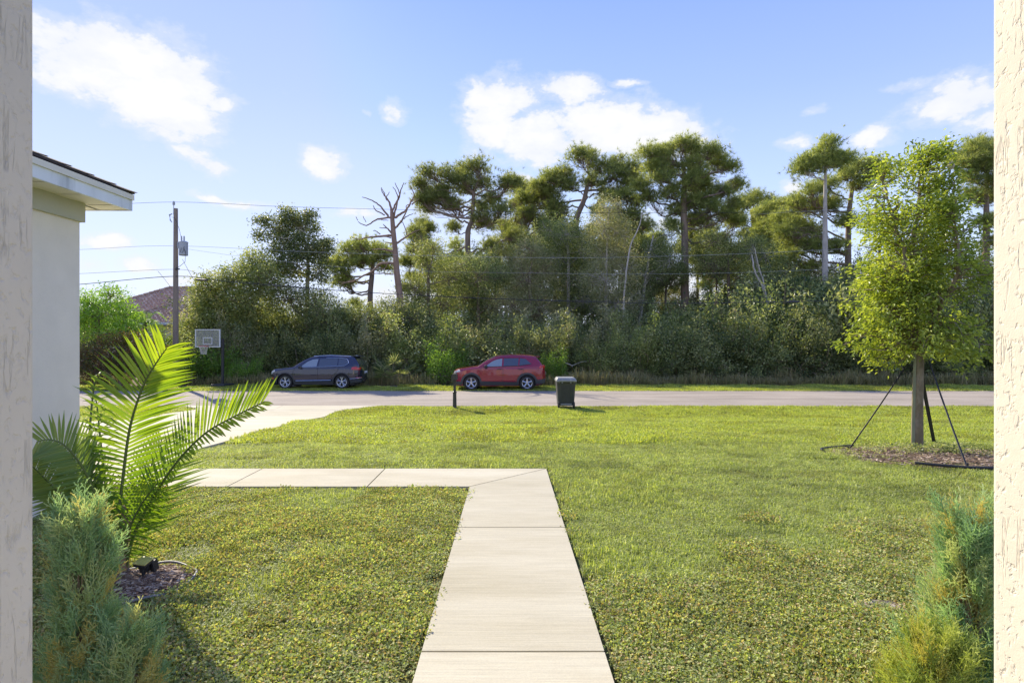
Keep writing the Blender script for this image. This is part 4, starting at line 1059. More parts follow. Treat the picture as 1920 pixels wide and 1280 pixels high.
def pine(name, y, trunk, blobs, label, seed, bark='bark', dens=1.0, group='tall pines beyond the road', cat='pine tree', tuftL=.36, nd='needle', flat=.70, fill=.35, root_y=None):
    """trunk [(px,row,width px)], blobs [(px,row,radius px)]"""
    r = np.random.default_rng(seed); k = F / y
    tp = np.array([U(a, b, y) for a, b, _ in trunk]); tw = np.array([c / k / 2 for *_, c in trunk])
    base = tp[0].copy(); gzv = float(gz(y))
    if base[2] > gzv: tp = np.vstack([[base[0] + (base[0] - tp[1][0]) * .2, y, gzv - .1], tp]); tw = np.concatenate([[tw[0] * 1.25], tw])
    o = np.array((tp[0][0], y, gzv))
    root = empty(name, o, label, cat, group)
    T = curve(tp, 6); tr_ = np.interp(np.linspace(0, 1, len(T)), np.linspace(0, 1, len(tp)), tw)
    wood = MB(); wood.tube(T - o, tr_, 9, 0, cap=False)
    wood.build('trunk', M[bark], root, smooth=True)
    br = MB(); fo = MB()
    ext = [(b[0] + r.uniform(-26, 26), b[1] + r.uniform(18, 52), b[2] * r.uniform(.6, .95)) for b in blobs if r.uniform() < fill]
    for (bx, brow, rp) in [(b[0], b[1], b[2]) for b in blobs] + ext:
        R = rp / k
        c = U(bx, brow, y) + (0, r.uniform(-1, 1) * R * 1.2, 0)
        # attachment on the trunk below the blob
        dz = max(.4, abs(c[0] - np.interp(c[2], T[:, 2], T[:, 0])) * .45)
        zt_ = min(c[2] - dz * .8, T[-1][2]); i = int(np.argmin(np.abs(T[:, 2] - zt_)))
        Ld = np.linalg.norm(c - T[i])
        p = limb(br, T[i] - o, c - (0, 0, R * .25) - o, max(.05, min(tr_[i] * .62, .03 + .016 * Ld)), .03, r, sag=.10, n=6, wig=.06)
        nb = int(20 + R * 24)
        for _ in range(nb):
            v = r.standard_normal(3); v /= np.linalg.norm(v); v[2] = abs(v[2]) * 1.3 - .5
            q = c + v * np.array((R, R, R * flat * 1.25)) * r.uniform(.35, 1.15)
            s = p[int(len(p) * r.uniform(.5, .98))] + o
            limb(br, s - o, q - o, .022, .010, r, sag=.06, n=2, wig=.08)
            nt = int(5.2 * dens * r.uniform(.5, 1.6)) + 1
            cc = q + r.standard_normal((nt, 3)) * np.array((.32, .32, .22))
            dd = (cc - c) / (R + .01) * .6 + (0, 0, .8); dd /= np.linalg.norm(dd, axis=1)[:, None]
            needle_tufts(fo, cc - o, dd, r, 14, tuftL * 1.08, .025)
    br.build('limbs', M[bark], root, smooth=True)
    fo.build('crown', M[nd], root)
    return root

pine('umbrella_pine', 44, [(697, 640, 11), (694, 560, 10), (697, 520, 9), (700, 490, 6)],
     [(632, 487, 17), (655, 470, 20), (680, 463, 20), (705, 466, 20), (724, 476, 15), (640, 508, 14), (668, 492, 15), (700, 488, 14), (650, 530, 8), (618, 496, 10), (722, 500, 9)],
     'small flat-topped pine just left of the dead tree', 11, tuftL=.30, nd='needle', fill=.15)
pine('slash_pine', 50, [(886, 620, 12), (880, 520, 11), (877, 440, 10), (885, 410, 8), (888, 360, 6)],
     [(808, 332, 22), (838, 330, 22), (798, 362, 18), (822, 372, 20), (868, 318, 24), (895, 312, 22), (905, 340, 24), (872, 352, 20), (850, 385, 18), (925, 370, 22), (950, 345, 18), (965, 338, 13), (940, 400, 18), (905, 385, 16), (905, 420, 15), (800, 388, 12), (850, 425, 9), (785, 345, 10)],
     'spreading pine with forked trunk, first tall pine right of the dead tree', 12)
pine('slash_pine', 54, [(962, 640, 13), (958, 540, 10), (955, 470, 8)],
     [(1000, 368, 22), (1018, 352, 20), (978, 372, 17), (985, 402, 18), (1030, 345, 20), (960, 440, 22), (930, 465, 20), (990, 450, 22), (960, 480, 20), (1015, 470, 18), (925, 500, 18), (940, 420, 14)],
     'low dark pine with ragged crown between the forked pine and the double-domed pine', 13)
pine('slash_pine', 52, [(1085, 640, 13), (1090, 500, 12), (1080, 420, 11), (1095, 375, 9), (1105, 330, 6)],
     [(1040, 338, 24), (1060, 322, 22), (1085, 300, 22), (1105, 290, 20), (1125, 310, 24), (1160, 305, 22), (1180, 318, 20), (1195, 330, 14), (1150, 335, 24), (1110, 345, 22), (1065, 350, 20), (1030, 362, 18), (1172, 352, 20), (1040, 385, 14), (1010, 345, 13), (1140, 365, 18)],
     'broad double-domed pine in the middle of the tree line', 14)
pine('slash_pine', 47, [(1281, 640, 15), (1284, 560, 15), (1284, 450, 13), (1282, 400, 12), (1283, 350, 9), (1282, 310, 6)],
     [(1215, 290, 22), (1240, 300, 20), (1255, 278, 20), (1282, 272, 20), (1305, 280, 22), (1330, 290, 22), (1352, 300, 20), (1366, 315, 13), (1300, 310, 24), (1262, 318, 24), (1236, 340, 18), (1290, 345, 26), (1325, 350, 24), (1255, 368, 20), (1350, 365, 20), (1378, 350, 14), (1300, 380, 22), (1270, 395, 18), (1325, 395, 20), (1222, 318, 14), (1360, 405, 16), (1215, 370, 14), (1375, 385, 14), (1200, 350, 12)],
     'tallest pine with straight dark trunk and wide irregular crown', 15, dens=1.1)
pine('slash_pine', 56, [(1412, 640, 8), (1412, 500, 7), (1412, 430, 6), (1410, 395, 5)],
     [(1395, 385, 18), (1415, 368, 18), (1432, 380, 16), (1445, 400, 13), (1390, 405, 16), (1425, 410, 16), (1375, 420, 14), (1440, 430, 14), (1400, 440, 12)],
     'small pine in the gap right of the tallest pine', 16)
pine('slash_pine', 41, [(1551, 640, 12), (1547, 560, 11), (1547, 450, 9), (1547, 380, 7), (1548, 300, 4), (1549, 275, 2)],
     [(1548, 272, 11), (1540, 288, 15), (1560, 292, 14), (1510, 305, 13), (1525, 312, 14), (1500, 318, 10), (1570, 305, 12), (1545, 310, 16), (1583, 296, 8)],
     'tall slender pine with pale straight trunk and small pointed crown', 17, bark='pale_bark', tuftL=.30, dens=1.2, fill=.1)
pine('slash_pine', 46, [(1598, 640, 14), (1592, 560, 12), (1590, 480, 11), (1592, 400, 9), (1600, 340, 6)],
     [(1600, 318, 24), (1625, 315, 18), (1575, 335, 20), (1610, 350, 22), (1640, 330, 14), (1510, 365, 22), (1490, 385, 20), (1530, 385, 22), (1470, 410, 20), (1500, 415, 24), (1560, 380, 20), (1465, 440, 18), (1490, 455, 18), (1530, 430, 20), (1580, 420, 18), (1480, 480, 14), (1560, 465, 14), (1515, 500, 12), (1540, 350, 16)],
     'bushy pine with many low limbs directly behind the slender pale pine', 18)
pine('slash_pine', 40, [(1850, 640, 13), (1848, 540, 13), (1849, 440, 11), (1850, 370, 8), (1852, 310, 6)],
     [(1808, 295, 16), (1825, 282, 20), (1850, 272, 20), (1800, 310, 14), (1830, 315, 20), (1860, 300, 22), (1880, 285, 20), (1815, 335, 16), (1850, 345, 20), (1885, 330, 20), (1900, 300, 18), (1870, 370, 18), (1820, 365, 12), (1840, 420, 12), (1880, 410, 16)],
     'pine at the right edge, behind the young tree and beside the post', 19)
pine('slash_pine', 55, [(786, 640, 5), (788, 520, 5), (792, 430, 3)],
     [(792, 420, 14), (805, 432, 13), (778, 438, 12), (790, 452, 14), (772, 468, 12), (805, 470, 13), (788, 490, 13), (765, 492, 10), (770, 520, 12)],
     'thin young pine close behind the dead tree', 20)
pine('slash_pine', 57, [(1005, 640, 9), (1000, 500, 8), (1002, 420, 6), (990, 370, 4)],
     [(965, 352, 15), (985, 360, 17), (1010, 372, 17), (1030, 385, 17), (968, 385, 15), (995, 395, 18), (1045, 410, 16), (1020, 415, 18), (975, 420, 16), (1060, 435, 15)],
     'hazy pine crown filling the gap between the forked pine and the double-domed pine', 23)
pine('slash_pine', 52, [(1462, 640, 9), (1458, 520, 8), (1455, 440, 6), (1460, 400, 4)],
     [(1425, 400, 14), (1445, 392, 15), (1468, 385, 16), (1490, 400, 15), (1430, 425, 16), (1462, 415, 18), (1500, 430, 15), (1440, 450, 17), (1475, 450, 17), (1415, 455, 14), (1455, 480, 16)],
     'round crowned pine left of the slender pale pine', 24)
pine('slash_pine', 50, [(1165, 640, 9), (1170, 500, 8), (1172, 420, 5)],
     [(1150, 372, 15), (1175, 365, 16), (1195, 378, 15), (1160, 398, 17), (1190, 408, 17), (1210, 425, 15), (1145, 420, 15), (1178, 435, 17), (1215, 455, 15)],
     'dark pine crown filling the gap left of the tallest pine', 25)
for i, (px, tr, y) in enumerate([(1178, 430, 58), (1210, 455, 60), (1240, 440, 55), (1310, 430, 60), (1335, 455, 58), (1432, 450, 60), (1448, 460, 57), (1130, 430, 62), (1040, 445, 60), (1000, 470, 62), (905, 480, 60), (1370, 440, 62), (1080, 460, 58), (848, 470, 60)]):
    r = np.random.default_rng(300 + i); w_ = r.uniform(5, 7.5)
    bl = [(px + r.uniform(-26, 26), tr + r.uniform(-8, 75), r.uniform(12, 18)) for _ in range(8)]
    pine('slash_pine', y, [(px + r.uniform(-4, 4), 640, w_), (px + r.uniform(-3, 3), 540, w_ * .9), (px, tr + 10, w_ * .5)], bl,
         'slim pine trunk deep among the trees right of centre' if px > 960 else 'slim pine trunk deep among the trees left of centre', 400 + i, dens=.8, group='slim pines deep in the wood')

# the dead tree, traced from its limbs and built as round tapering wood
def Z4(X, Y): return 400 + X / 4.5725, 340 + Y / 4.5725
def snag():
    y = 38.0; r = np.random.default_rng(5)
    base = U(*Z4(1612, 1250), y); o = np.array((base[0], y, float(gz(y))))
    root = empty('dead_tree', o, 'bare dead pine with brown trunk and contorted leafless limbs', 'dead tree')
    s = 1 / 4.5725 / (F / y)
    tp = [(1650, 1600, 62), (1612, 1250, 60), (1600, 1000, 56), (1575, 800, 52), (1562, 620, 46), (1545, 450, 42), (1535, 330, 38), (1530, 262, 30)]
    P_ = np.array([U(*Z4(a, b), y) for a, b, _ in tp]) - o
    c = curve(P_, 6); w_ = np.interp(np.linspace(0, 1, len(c)), np.linspace(0, 1, len(tp)), [q[2] * s / 2 for q in tp])
    MB().tube(c, w_, 10, cap=True).build('trunk', M['snag_bark'], root, smooth=True)
    limbs = [([(1530, 265), (1500, 170), (1450, 100), (1412, 35)], 22), ([(1490, 165), (1470, 110), (1445, 60)], 10), ([(1480, 140), (1505, 85)], 9), ([(1530, 262), (1565, 190), (1600, 120), (1560, 15)], 20), ([(1590, 160), (1560, 80), (1530, 40)], 10), ([(1548, 300), (1590, 190), (1630, 110), (1662, 60)], 18),
             ([(1555, 310), (1640, 265), (1700, 190), (1730, 130), (1700, 58)], 22), ([(1700, 200), (1765, 150)], 14), ([(1660, 245), (1650, 205), (1690, 165), (1720, 120)], 8), ([(1560, 400), (1620, 350), (1670, 270), (1730, 180)], 20), ([(1600, 345), (1660, 315), (1725, 297)], 12),
             ([(1520, 312), (1400, 315), (1290, 362), (1208, 320)], 18), ([(1500, 300), (1450, 235), (1380, 180), (1300, 160)], 18), ([(1470, 290), (1390, 245), (1368, 205)], 12), ([(1240, 335), (1225, 305)], 6), ([(1310, 350), (1285, 300)], 6), ([(1415, 325), (1450, 330), (1500, 335)], 8),
             ([(1522, 465), (1400, 462), (1290, 462), (1200, 465), (1120, 435)], 22), ([(1522, 485), (1420, 475)], 12), ([(1430, 455), (1400, 430), (1375, 425)], 10), ([(1528, 445), (1490, 400), (1460, 372)], 18), ([(1480, 400), (1425, 398)], 9),
             ([(1575, 530), (1640, 480), (1700, 430), (1762, 400)], 20), ([(1660, 460), (1640, 380), (1620, 355)], 8), ([(1540, 530), (1470, 524)], 12), ([(1545, 600), (1450, 588), (1385, 602)], 22), ([(1545, 705), (1430, 705), (1370, 760), (1280, 805), (1180, 852), (1100, 862), (1040, 850)], 24), ([(1400, 735), (1460, 750), (1500, 700)], 9), ([(1545, 795), (1450, 792), (1380, 802)], 12), ([(1200, 840), (1120, 890)], 8), ([(1690, 185), (1670, 215), (1655, 245)], 6)]
    for pts, wpx in limbs:
        q = [U(*Z4(a, b), y) - o for a, b in pts]; dy = r.uniform(-1, 1)
        q = np.array(q); q[:, 1] += np.linspace(0, dy * np.linalg.norm(q[-1] - q[0]) * .7, len(q))
        c = curve(q, 5, .015, r)
        MB().tube(c, np.linspace(wpx * s / 2, .02, len(c)), 7).build('limb', M['snag_bark'], root, smooth=True)
snag()

def broadleaf(name, y, blobs, label, seed, leaf='leaf_mid', bark='bark', trunk=None, lsz=.125, dens=1.0, group=None, cat='tree', sprawl=.16, dep=1.0):
    """blobs: (px,row,rx px, rz px) ellipsoidal foliage masses filled with leafy twigs"""
    r = np.random.default_rng(seed); k = F / y; gv = float(gz(y))
    if trunk is None:
        bx = np.mean([b[0] for b in blobs]); trunk = [(bx, 700, 9), (bx, min(b[1] for b in blobs) + 40, 5)]
    tp = np.array([U(a, b, y) for a, b, _ in trunk]); tp[0][2] = gv - .05
    o = np.array((tp[0][0], y, gv)); root = empty(name, o, label, cat, group)
    T = curve(tp, 6); tr_ = np.interp(np.linspace(0, 1, len(T)), np.linspace(0, 1, len(tp)), [c / k / 2 for *_, c in trunk])
    wood = MB(); wood.tube(T - o, tr_, 8, cap=False); wood.build('trunk', M[bark], root, smooth=True)
    br, fo = MB(), MB()
    for (bx, brow, rx_, rz_) in blobs:
        a, c_ = rx_ / k, rz_ / k; b_ = a * dep
        c = U(bx, brow, y) + (0, r.uniform(-.5, .5) * b_, 0)
        i = int(np.argmin(np.abs(T[:, 2] - min(c[2] - a * .5, T[-1][2])))); 
        limb(br, T[i] - o, c - o, max(.03, tr_[i] * .6), .03, r, sag=.05, n=4)
        V_ = 4.2 * a * b_ * c_; nb = int(max(10, 26 * dens * V_ ** .62))
        v = r.standard_normal((nb, 3)); v /= np.linalg.norm(v, axis=1)[:, None]
        q = c + v * np.array((a, b_, c_)) * (r.uniform(.25, 1.06, nb) ** .55)[:, None]
        for p in q[:: 3]: limb(br, c - o + (p - c) * .15, p - o, .025, .008, r, n=2, wig=.1)
        nl = r.integers(22, 48, nb)
        cc = np.repeat(q, nl, 0) + r.standard_normal((nl.sum(), 3)) * np.array((1, 1, .8)) * sprawl * (1 + .5 * min(a, 2))
        dd = np.repeat(v, nl, 0)
        rn = np.clip(np.repeat(r.uniform(.1, .8, nb), nl) + r.uniform(-.25, .3, nl.sum()), 0, 1)
        leaf_quads(fo, cc - o, lsz * r.uniform(.6, 1.25, nl.sum()), r, aspect=.5, up=.7, droop=.15, dirs=dd * .6, rnd=rn)
    br.build('branches', M[bark], root)
    fo.build('foliage', M[leaf], root)
    return root

# left clump
broadleaf('oak_tree', 37.5, [(515, 425, 26, 18), (495, 412, 16, 9), (545, 410, 26, 18), (570, 425, 28, 22), (530, 460, 30, 24), (575, 465, 30, 26), (600, 470, 22, 22), (612, 455, 12, 14), (560, 500, 34, 26), (520, 500, 22, 22), (603, 510, 22, 24), (490, 440, 9, 14), (580, 400, 12, 8)],
          'tall vine-covered tree with ragged drooping top left of the umbrella pine', 31, 'leaf_dark', 'pale_bark', [(578, 700, 9), (576, 560, 8), (577, 480, 6), (565, 430, 3)], .17, 1.0)
broadleaf('bushy_tree', 35, [(400, 540, 34, 26), (440, 520, 34, 28), (475, 500, 36, 34), (500, 530, 40, 38), (420, 575, 46, 36), (470, 570, 46, 40), (385, 600, 34, 36), (375, 560, 22, 24), (440, 620, 54, 40), (390, 650, 40, 36), (350, 640, 14, 40)],
          'bright green bushy tree behind the basketball hoop', 32, 'leaf_mid', dens=1.2, lsz=.15)
broadleaf('bushy_tree', 36, [(540, 560, 40, 34), (585, 570, 44, 34), (520, 610, 48, 40), (570, 620, 50, 40), (625, 600, 44, 36), (660, 605, 36, 30), (500, 660, 50, 36), (560, 665, 50, 36), (625, 655, 46, 40)],
          'dark green bushy tree directly behind the dark blue car', 33, 'leaf_dark', dens=1.15)
broadleaf('bushy_tree', 37, [(690, 600, 40, 30), (730, 590, 40, 32), (765, 600, 40, 36), (700, 650, 50, 36), (760, 650, 50, 40), (660, 640, 30, 34)],
          'mixed green bush between the two cars under the dead tree', 34, 'leaf_mid', dens=1.1)
broadleaf('small_tree', 40, [(780, 545, 34, 30), (800, 500, 26, 26), (815, 470, 22, 20), (840, 520, 34, 32), (790, 470, 14, 20), (830, 570, 40, 30), (768, 580, 30, 30)],
          'light green tree right of the dead tree trunk', 35, 'leaf_mid', dens=1.0, sprawl=.2)
broadleaf('small_tree', 42, [(860, 500, 34, 30), (900, 520, 36, 34), (870, 555, 40, 36), (920, 570, 40, 34), (935, 520, 30, 26)],
          'olive green tree under the forked pine', 36, 'leaf_dark', dens=.9, sprawl=.2)
broadleaf('small_tree', 41, [(985, 520, 40, 40), (960, 575, 44, 34), (1010, 575, 44, 36), (1020, 500, 34, 34), (995, 470, 26, 24)],
          'greyish olive tree above the red car tail', 37, 'leaf_grey', dens=.8, sprawl=.2)
broadleaf('small_tree', 43, [(1060, 440, 40, 30), (1050, 480, 46, 34), (1090, 470, 40, 36), (1030, 430, 24, 22), (1070, 520, 46, 36), (1095, 560, 46, 34)],
          'dull green tree with dense crown below the double-domed pine', 38, 'leaf_dark', 'pale_bark', dens=.9, sprawl=.2)
broadleaf('small_tree', 40, [(1140, 390, 22, 24), (1130, 430, 34, 30), (1160, 440, 30, 34), (1145, 480, 44, 36), (1175, 500, 36, 34), (1130, 530, 44, 36), (1160, 570, 44, 30)],
          'tall grey-green vine-clad tree peaking between the two biggest pines', 39, 'leaf_grey', 'pale_bark', [(1140, 700, 7), (1136, 560, 6), (1141, 400, 3)], dens=.85, sprawl=.2)
broadleaf('small_tree', 44, [(1220, 470, 34, 26), (1250, 490, 36, 30), (1215, 515, 34, 26), (1250, 440, 24, 18), (1200, 560, 34, 26)],
          'thin crowned tree close left of the tallest trunk', 40, 'leaf_dark', 'pale_bark', [(1190, 700, 7), (1205, 560, 6), (1225, 440, 3)], dens=.55, sprawl=.24)
broadleaf('small_tree', 45, [(1340, 450, 34, 26), (1370, 480, 38, 30), (1330, 500, 36, 26), (1400, 460, 30, 24), (1390, 520, 36, 26)],
          'thin crowned tree right of the tallest trunk', 41, 'leaf_mid', dens=.6, sprawl=.24)
broadleaf('small_tree', 42, [(1440, 480, 34, 30), (1420, 530, 40, 34), (1465, 520, 36, 34), (1440, 570, 44, 30), (1410, 470, 22, 24)],
          'shady tree with bare pale stems left of the slender pine', 42, 'leaf_dark', 'pale_bark', [(1440, 700, 6), (1432, 560, 5), (1412, 470, 3)], dens=.9, sprawl=.2)
broadleaf('small_tree', 41, [(1500, 545, 44, 30), (1560, 555, 44, 34), (1620, 560, 50, 36), (1590, 520, 30, 24), (1530, 590, 50, 30)],
          'dense dark tree between the slender pine and the young tree', 43, 'leaf_dark', dens=1.2)
broadleaf('small_tree', 41, [(1700, 560, 60, 50), (1790, 560, 60, 50), (1850, 560, 50, 60), (1740, 480, 46, 50), (1820, 500, 40, 40), (1680, 500, 40, 50)],
          'dense dark tree mass mostly hidden behind the young tree', 44, 'leaf_dark', dens=1.0)

# front rank of shrubs: a few kinds, copied
def shrub_proto(seed, leaf, a, c_, dens=1.0, lsz=.105, name='shrub', twigs=True, top=1.0):
    r = np.random.default_rng(seed)
    root = bpy.data.objects.new(name, None); COL.objects.link(root)
    fo, br = MB(), MB(); nb = int(190 * dens)
    v = r.standard_normal((nb, 3)); v /= np.linalg.norm(v, axis=1)[:, None]; v[:, 2] = np.abs(v[:, 2])
    lump = 1 + .28 * np.sin(v[:, 0] * 5 + seed) * np.cos(v[:, 2] * 4 + seed * 2) + .18 * np.sin(v[:, 0] * 11 + v[:, 2] * 9 + seed)
    q = v * np.array((a, a, c_)) * (r.uniform(.3, 1, nb) ** .5 * lump)[:, None] + (0, 0, .1)
    for p in q[::2]: limb(br, (p[0] * .15, p[1] * .15, 0), p, .03, .008, r, sag=-.1, n=3, wig=.08)
    if twigs:   # stray shoots break the outline
        for _ in range(16):
            th = r.uniform(0, 6.28); b = np.array((math.cos(th) * a * .7, math.sin(th) * a * .7, c_ * r.uniform(.5, .9))); e = b * (1.15 + r.uniform(0, .3)) + (0, 0, r.uniform(.1, .5))
            p = limb(br, b, e, .012, .004, r, n=3); q = np.vstack([q, p[::2]]); v = np.vstack([v, np.tile((0, 0, 1.), (len(p[::2]), 1))])
    nl = r.integers(30, 62, len(q)); cc = np.repeat(q, nl, 0) + r.standard_normal((nl.sum(), 3)) * .15
    rn = np.clip(np.repeat(r.uniform(.05, .8, len(q)), nl) + r.uniform(-.2, .3, nl.sum()), 0, 1)
    leaf_quads(fo, cc, lsz * r.uniform(.6, 1.3, nl.sum()), r, aspect=.5, up=.6, droop=.2, dirs=np.repeat(v, nl, 0) * .5, rnd=rn)
    br.build('stems', M['twig'], root); fo.build('foliage', M[leaf], root)
    return root
protos = [shrub_proto(61, 'leaf_dark', 1.5, 2.1), shrub_proto(62, 'leaf_dark', 1.8, 1.7, 1.15), shrub_proto(63, 'leaf_mid', 1.3, 1.9, .9), shrub_proto(64, 'leaf_grey', 1.2, 2.2, .8, .12), shrub_proto(65, 'leaf_bright', .9, 1.1, .55, .085)]
used = [False] * len(protos)
def place_shrub(kind, px, y, h, wscale, label, group='shrubs along the far verge'):
    o = protos[kind]
    if used[kind]: o = copy_tree(o)
    used[kind] = True
    base_h = (2.1, 1.7, 1.9, 2.2, 1.1)[kind]
    o.location = ((px - 960) / F * y, y, float(gz(y)) - .05); s = h / base_h
    o.scale = (s * wscale, s * wscale, s); o.rotation_euler = (0, 0, rng.uniform(0, 6.28))
    tag(o, label, 'shrub', group)
r = np.random.default_rng(77)
KL = {0: 'dark leafy shrub', 1: 'low wide dark shrub', 2: 'mid green shrub', 3: 'greyish fine-leaved shrub'}
LMS = [(375, 'behind the left edge of the basketball backboard'), (430, 'just right of the basketball pole'), (500, 'in front of the dark blue car bonnet'), (575, 'behind the dark blue car windscreen'), (640, 'behind the dark blue car rear door'), (700, 'behind the dark blue car tail lamp'),
       (755, 'beneath the dead tree'), (815, 'between the dead tree and the black mailbox'), (880, 'behind the black mailbox'), (945, 'behind the red car front door'), (1010, 'behind the red car tail'), (1075, 'above the wheeled bin'), (1140, 'just right of the wheeled bin'),
       (1200, 'left of the tallest pine trunk'), (1300, 'at the foot of the tallest pine'), (1370, 'right of the tallest pine trunk'), (1460, 'left of the slender pale pine'), (1560, 'at the foot of the slender pale pine'), (1640, 'left of the young tree trunk'), (1740, 'behind the young tree trunk'), (1830, 'right of the young tree trunk'), (1e9, 'close to the right porch post')]
todo = []
for px in np.arange(345, 1900, 34):
    k_ = int(r.choice([0, 1, 2, 3], p=[.4, .25, .2, .15])) if px < 1380 else int(r.choice([0, 1, 2], p=[.55, .35, .1]))
    todo.append((k_, px + r.uniform(-14, 14), r.uniform(33.2, 34.6), r.uniform(1.9, 2.9), r.uniform(.75, 1.05), 'in front,'))
for px in np.arange(350, 1900, 36):
    k_ = int(r.choice([0, 1, 2, 3], p=[.4, .2, .15, .25])) if px < 1380 else int(r.choice([0, 1, 2], p=[.6, .3, .1]))
    h = (3.0 + r.uniform(-.3, 1.1)) if not 640 < px < 780 else 3.0
    todo.append((k_, px + r.uniform(-14, 14), r.uniform(36, 38.5), h if px < 1400 else h + .9, r.uniform(.7, .95), 'at the back,'))
from collections import defaultdict
by = defaultdict(list)
for t_ in todo:
    lm = next(l for x_, l in LMS if t_[1] < x_); by[(t_[0], t_[5], lm)].append(t_)
for (k_, rank, lm), L_ in by.items():
    L_.sort(key=lambda q: q[1])
    for i_, t_ in enumerate(L_):
        w_ = '' if len(L_) == 1 else (', left one' if i_ == 0 else ', right one' if i_ == len(L_) - 1 else ', middle one')
        place_shrub(t_[0], t_[1], t_[2], t_[3], t_[4], KL[k_] + ' ' + rank + ' ' + lm + w_)
for px in np.arange(300, 1940, 75):
    place_shrub(int(r.choice([0, 1])), px + r.uniform(-20, 20), r.uniform(44, 60), r.uniform(3.6, 4.8), 1.0, 'tall dark bush deep in the wood behind the thicket', 'bushes deep in the wood')
# middle trees that close the wood behind the thicket
wood = [shrub_proto(81, 'leaf_dark', 2.3, 2.6, 1.0, .13, 'wood_tree'), shrub_proto(82, 'leaf_grey', 2.0, 2.9, .9, .12, 'wood_tree'), shrub_proto(83, 'leaf_mid', 2.2, 2.4, .9, .13, 'wood_tree')]
first = [True] * 3
WT = [(800, 560, 0), (850, 530, 2), (905, 545, 1), (950, 505, 0), (1000, 540, 2), (1045, 520, 0), (1090, 500, 1), (1135, 550, 0), (1185, 535, 2), (1225, 560, 0), (1268, 545, 1), (1320, 560, 0), (1365, 545, 2), (1405, 530, 0), (1455, 520, 0), (640, 590, 0), (1520, 500, 0), (1620, 490, 0), (1060, 455, 0), (985, 470, 1), (1110, 450, 0), (1215, 480, 0), (1395, 490, 0), (880, 500, 0), (1440, 470, 2), (1010, 440, 0), (1075, 425, 2), (1160, 440, 0), (1250, 470, 2), (1345, 455, 0), (1470, 490, 1), (930, 470, 2), (820, 480, 0), (1555, 520, 2), (960, 600, 1), (1100, 600, 0), (1220, 600, 2), (1290, 610, 0), (1350, 600, 1), (880, 600, 0)]
LW = {0: 'dark broadleaf tree in the wood', 1: 'greyish broadleaf tree in the wood', 2: 'mid green broadleaf tree in the wood'}
for px, row, k_ in WT:
    o = wood[k_] if first[k_] else copy_tree(wood[k_]); first[k_] = False
    y = float(r.uniform(46, 53)); h = (640 - row) / F * y + 2.3; s_ = float(r.uniform(.8, 1.1)); ch = (2.6, 2.9, 2.4)[k_] * s_ * 1.25
    o.location = ((px - 960) / F * y, y, float(gz(y)) + h - ch); o.scale = (s_, s_, s_ * 1.25); o.rotation_euler = (0, 0, r.uniform(0, 6.28))
    lm = next(l for x_, l in LMS if px < x_)
    tag(o, LW[k_] + ' ' + lm + (' ' if row > 515 else ', upper one'), 'tree', 'broadleaf trees filling the wood')
    st = MB().tube([(0, 0, -(h - ch) / (s_ * 1.25)), (.1, 0, -1), (0, 0, 1.2)], [.14, .10, .05], 6); st.build('trunk', M['bark'], o)
place_shrub(4, 838, 31.6, 1.55, .85, 'bright green bush just left of the red car bonnet', None)
place_shrub(4, 1037, 31.8, 1.25, .7, 'bright green sapling bush just behind the tail of the red car', None)
place_shrub(4, 352, 31.5, 1.1, 1.1, 'weedy light green bush at the foot of the basketball pole, left side', None)
place_shrub(4, 455, 31.7, 1.0, 1.2, 'weedy light green bush between the basketball pole and the dark blue car', None)
place_shrub(4, 395, 32.2, 1.5, 1.2, 'taller light green bush right behind the basketball pole', None)

# dead grass and sticks along the foot of the thicket
x, y = sample(5200, -28, 30, 30.4, 33.4)
k = vnoise(x, y, .45, 21) > np.where((x > 2) & (x < 16), .30, .55); x, y = x[k], y[k]
scatter('dry_tall_grass', pts3(x, y), rng.uniform(.6, 1.5, len(x)), P_TALL, zs=.7 + .9 * vnoise(x, y, .7, 22))
def branch_thing(name, px, row, y, pts, rr_, mt, label, cat):
    o = U(px, row, y); r = np.random.default_rng(int(px))
    c = curve(np.array(pts, float), 5, .015, r)
    m_ = MB().tube(c, np.linspace(rr_, rr_ * .4, len(c)), 6)
    return tag(m_.build(name, mt, None, loc=o), label, cat)
branch_thing('fallen_branch', 1057, 683, 32.3, [(0, 0, .15), (.45, 0, -.05), (.5, 0, -.08), (.95, .1, .12), (1.3, 0, .15)], .03, M['pale_bark'], 'pale forked dead branch lying in the bushes right of the red car', 'branch')
branch_thing('leaning_trunk', 1500, 588, 38, [(0, 0, -2.2), (-.5, 0, -1.0), (-1.2, 0, .0), (-2.0, .2, 1.35)], .08, M['pale_bark'], 'thin pale trunk leaning left in the dark wood, left of the slender pine', 'tree trunk')
branch_thing('bare_sapling', 1440, 560, 38.5, [(.2, 0, -4.0), (.1, 0, -1.0), (-.3, 0, .6), (-.9, 0, 1.9), (-1.0, .2, 3.0)], .10, M['pale_bark'], 'pale bare curving sapling trunk at the edge of the dark wood', 'tree trunk')
branch_thing('bare_sapling', 1180, 470, 38.4, [(-.5, 0, -6.0), (-.3, 0, -2.5), (0, 0, 0), (.6, 0, 1.5), (.9, 0, 2.6)], .07, M['pale_bark'], 'pale slanting bare stem left of the tallest pine', 'tree trunk')
branch_thing('bare_sapling', 1420, 500, 38.2, [(.8, 0, -3.8), (.5, 0, -1.5), (.1, 0, 0), (-.2, 0, 1.3)], .06, M['pale_bark'], 'pale bare stem crossing the wood just right of the tallest pine', 'tree trunk')

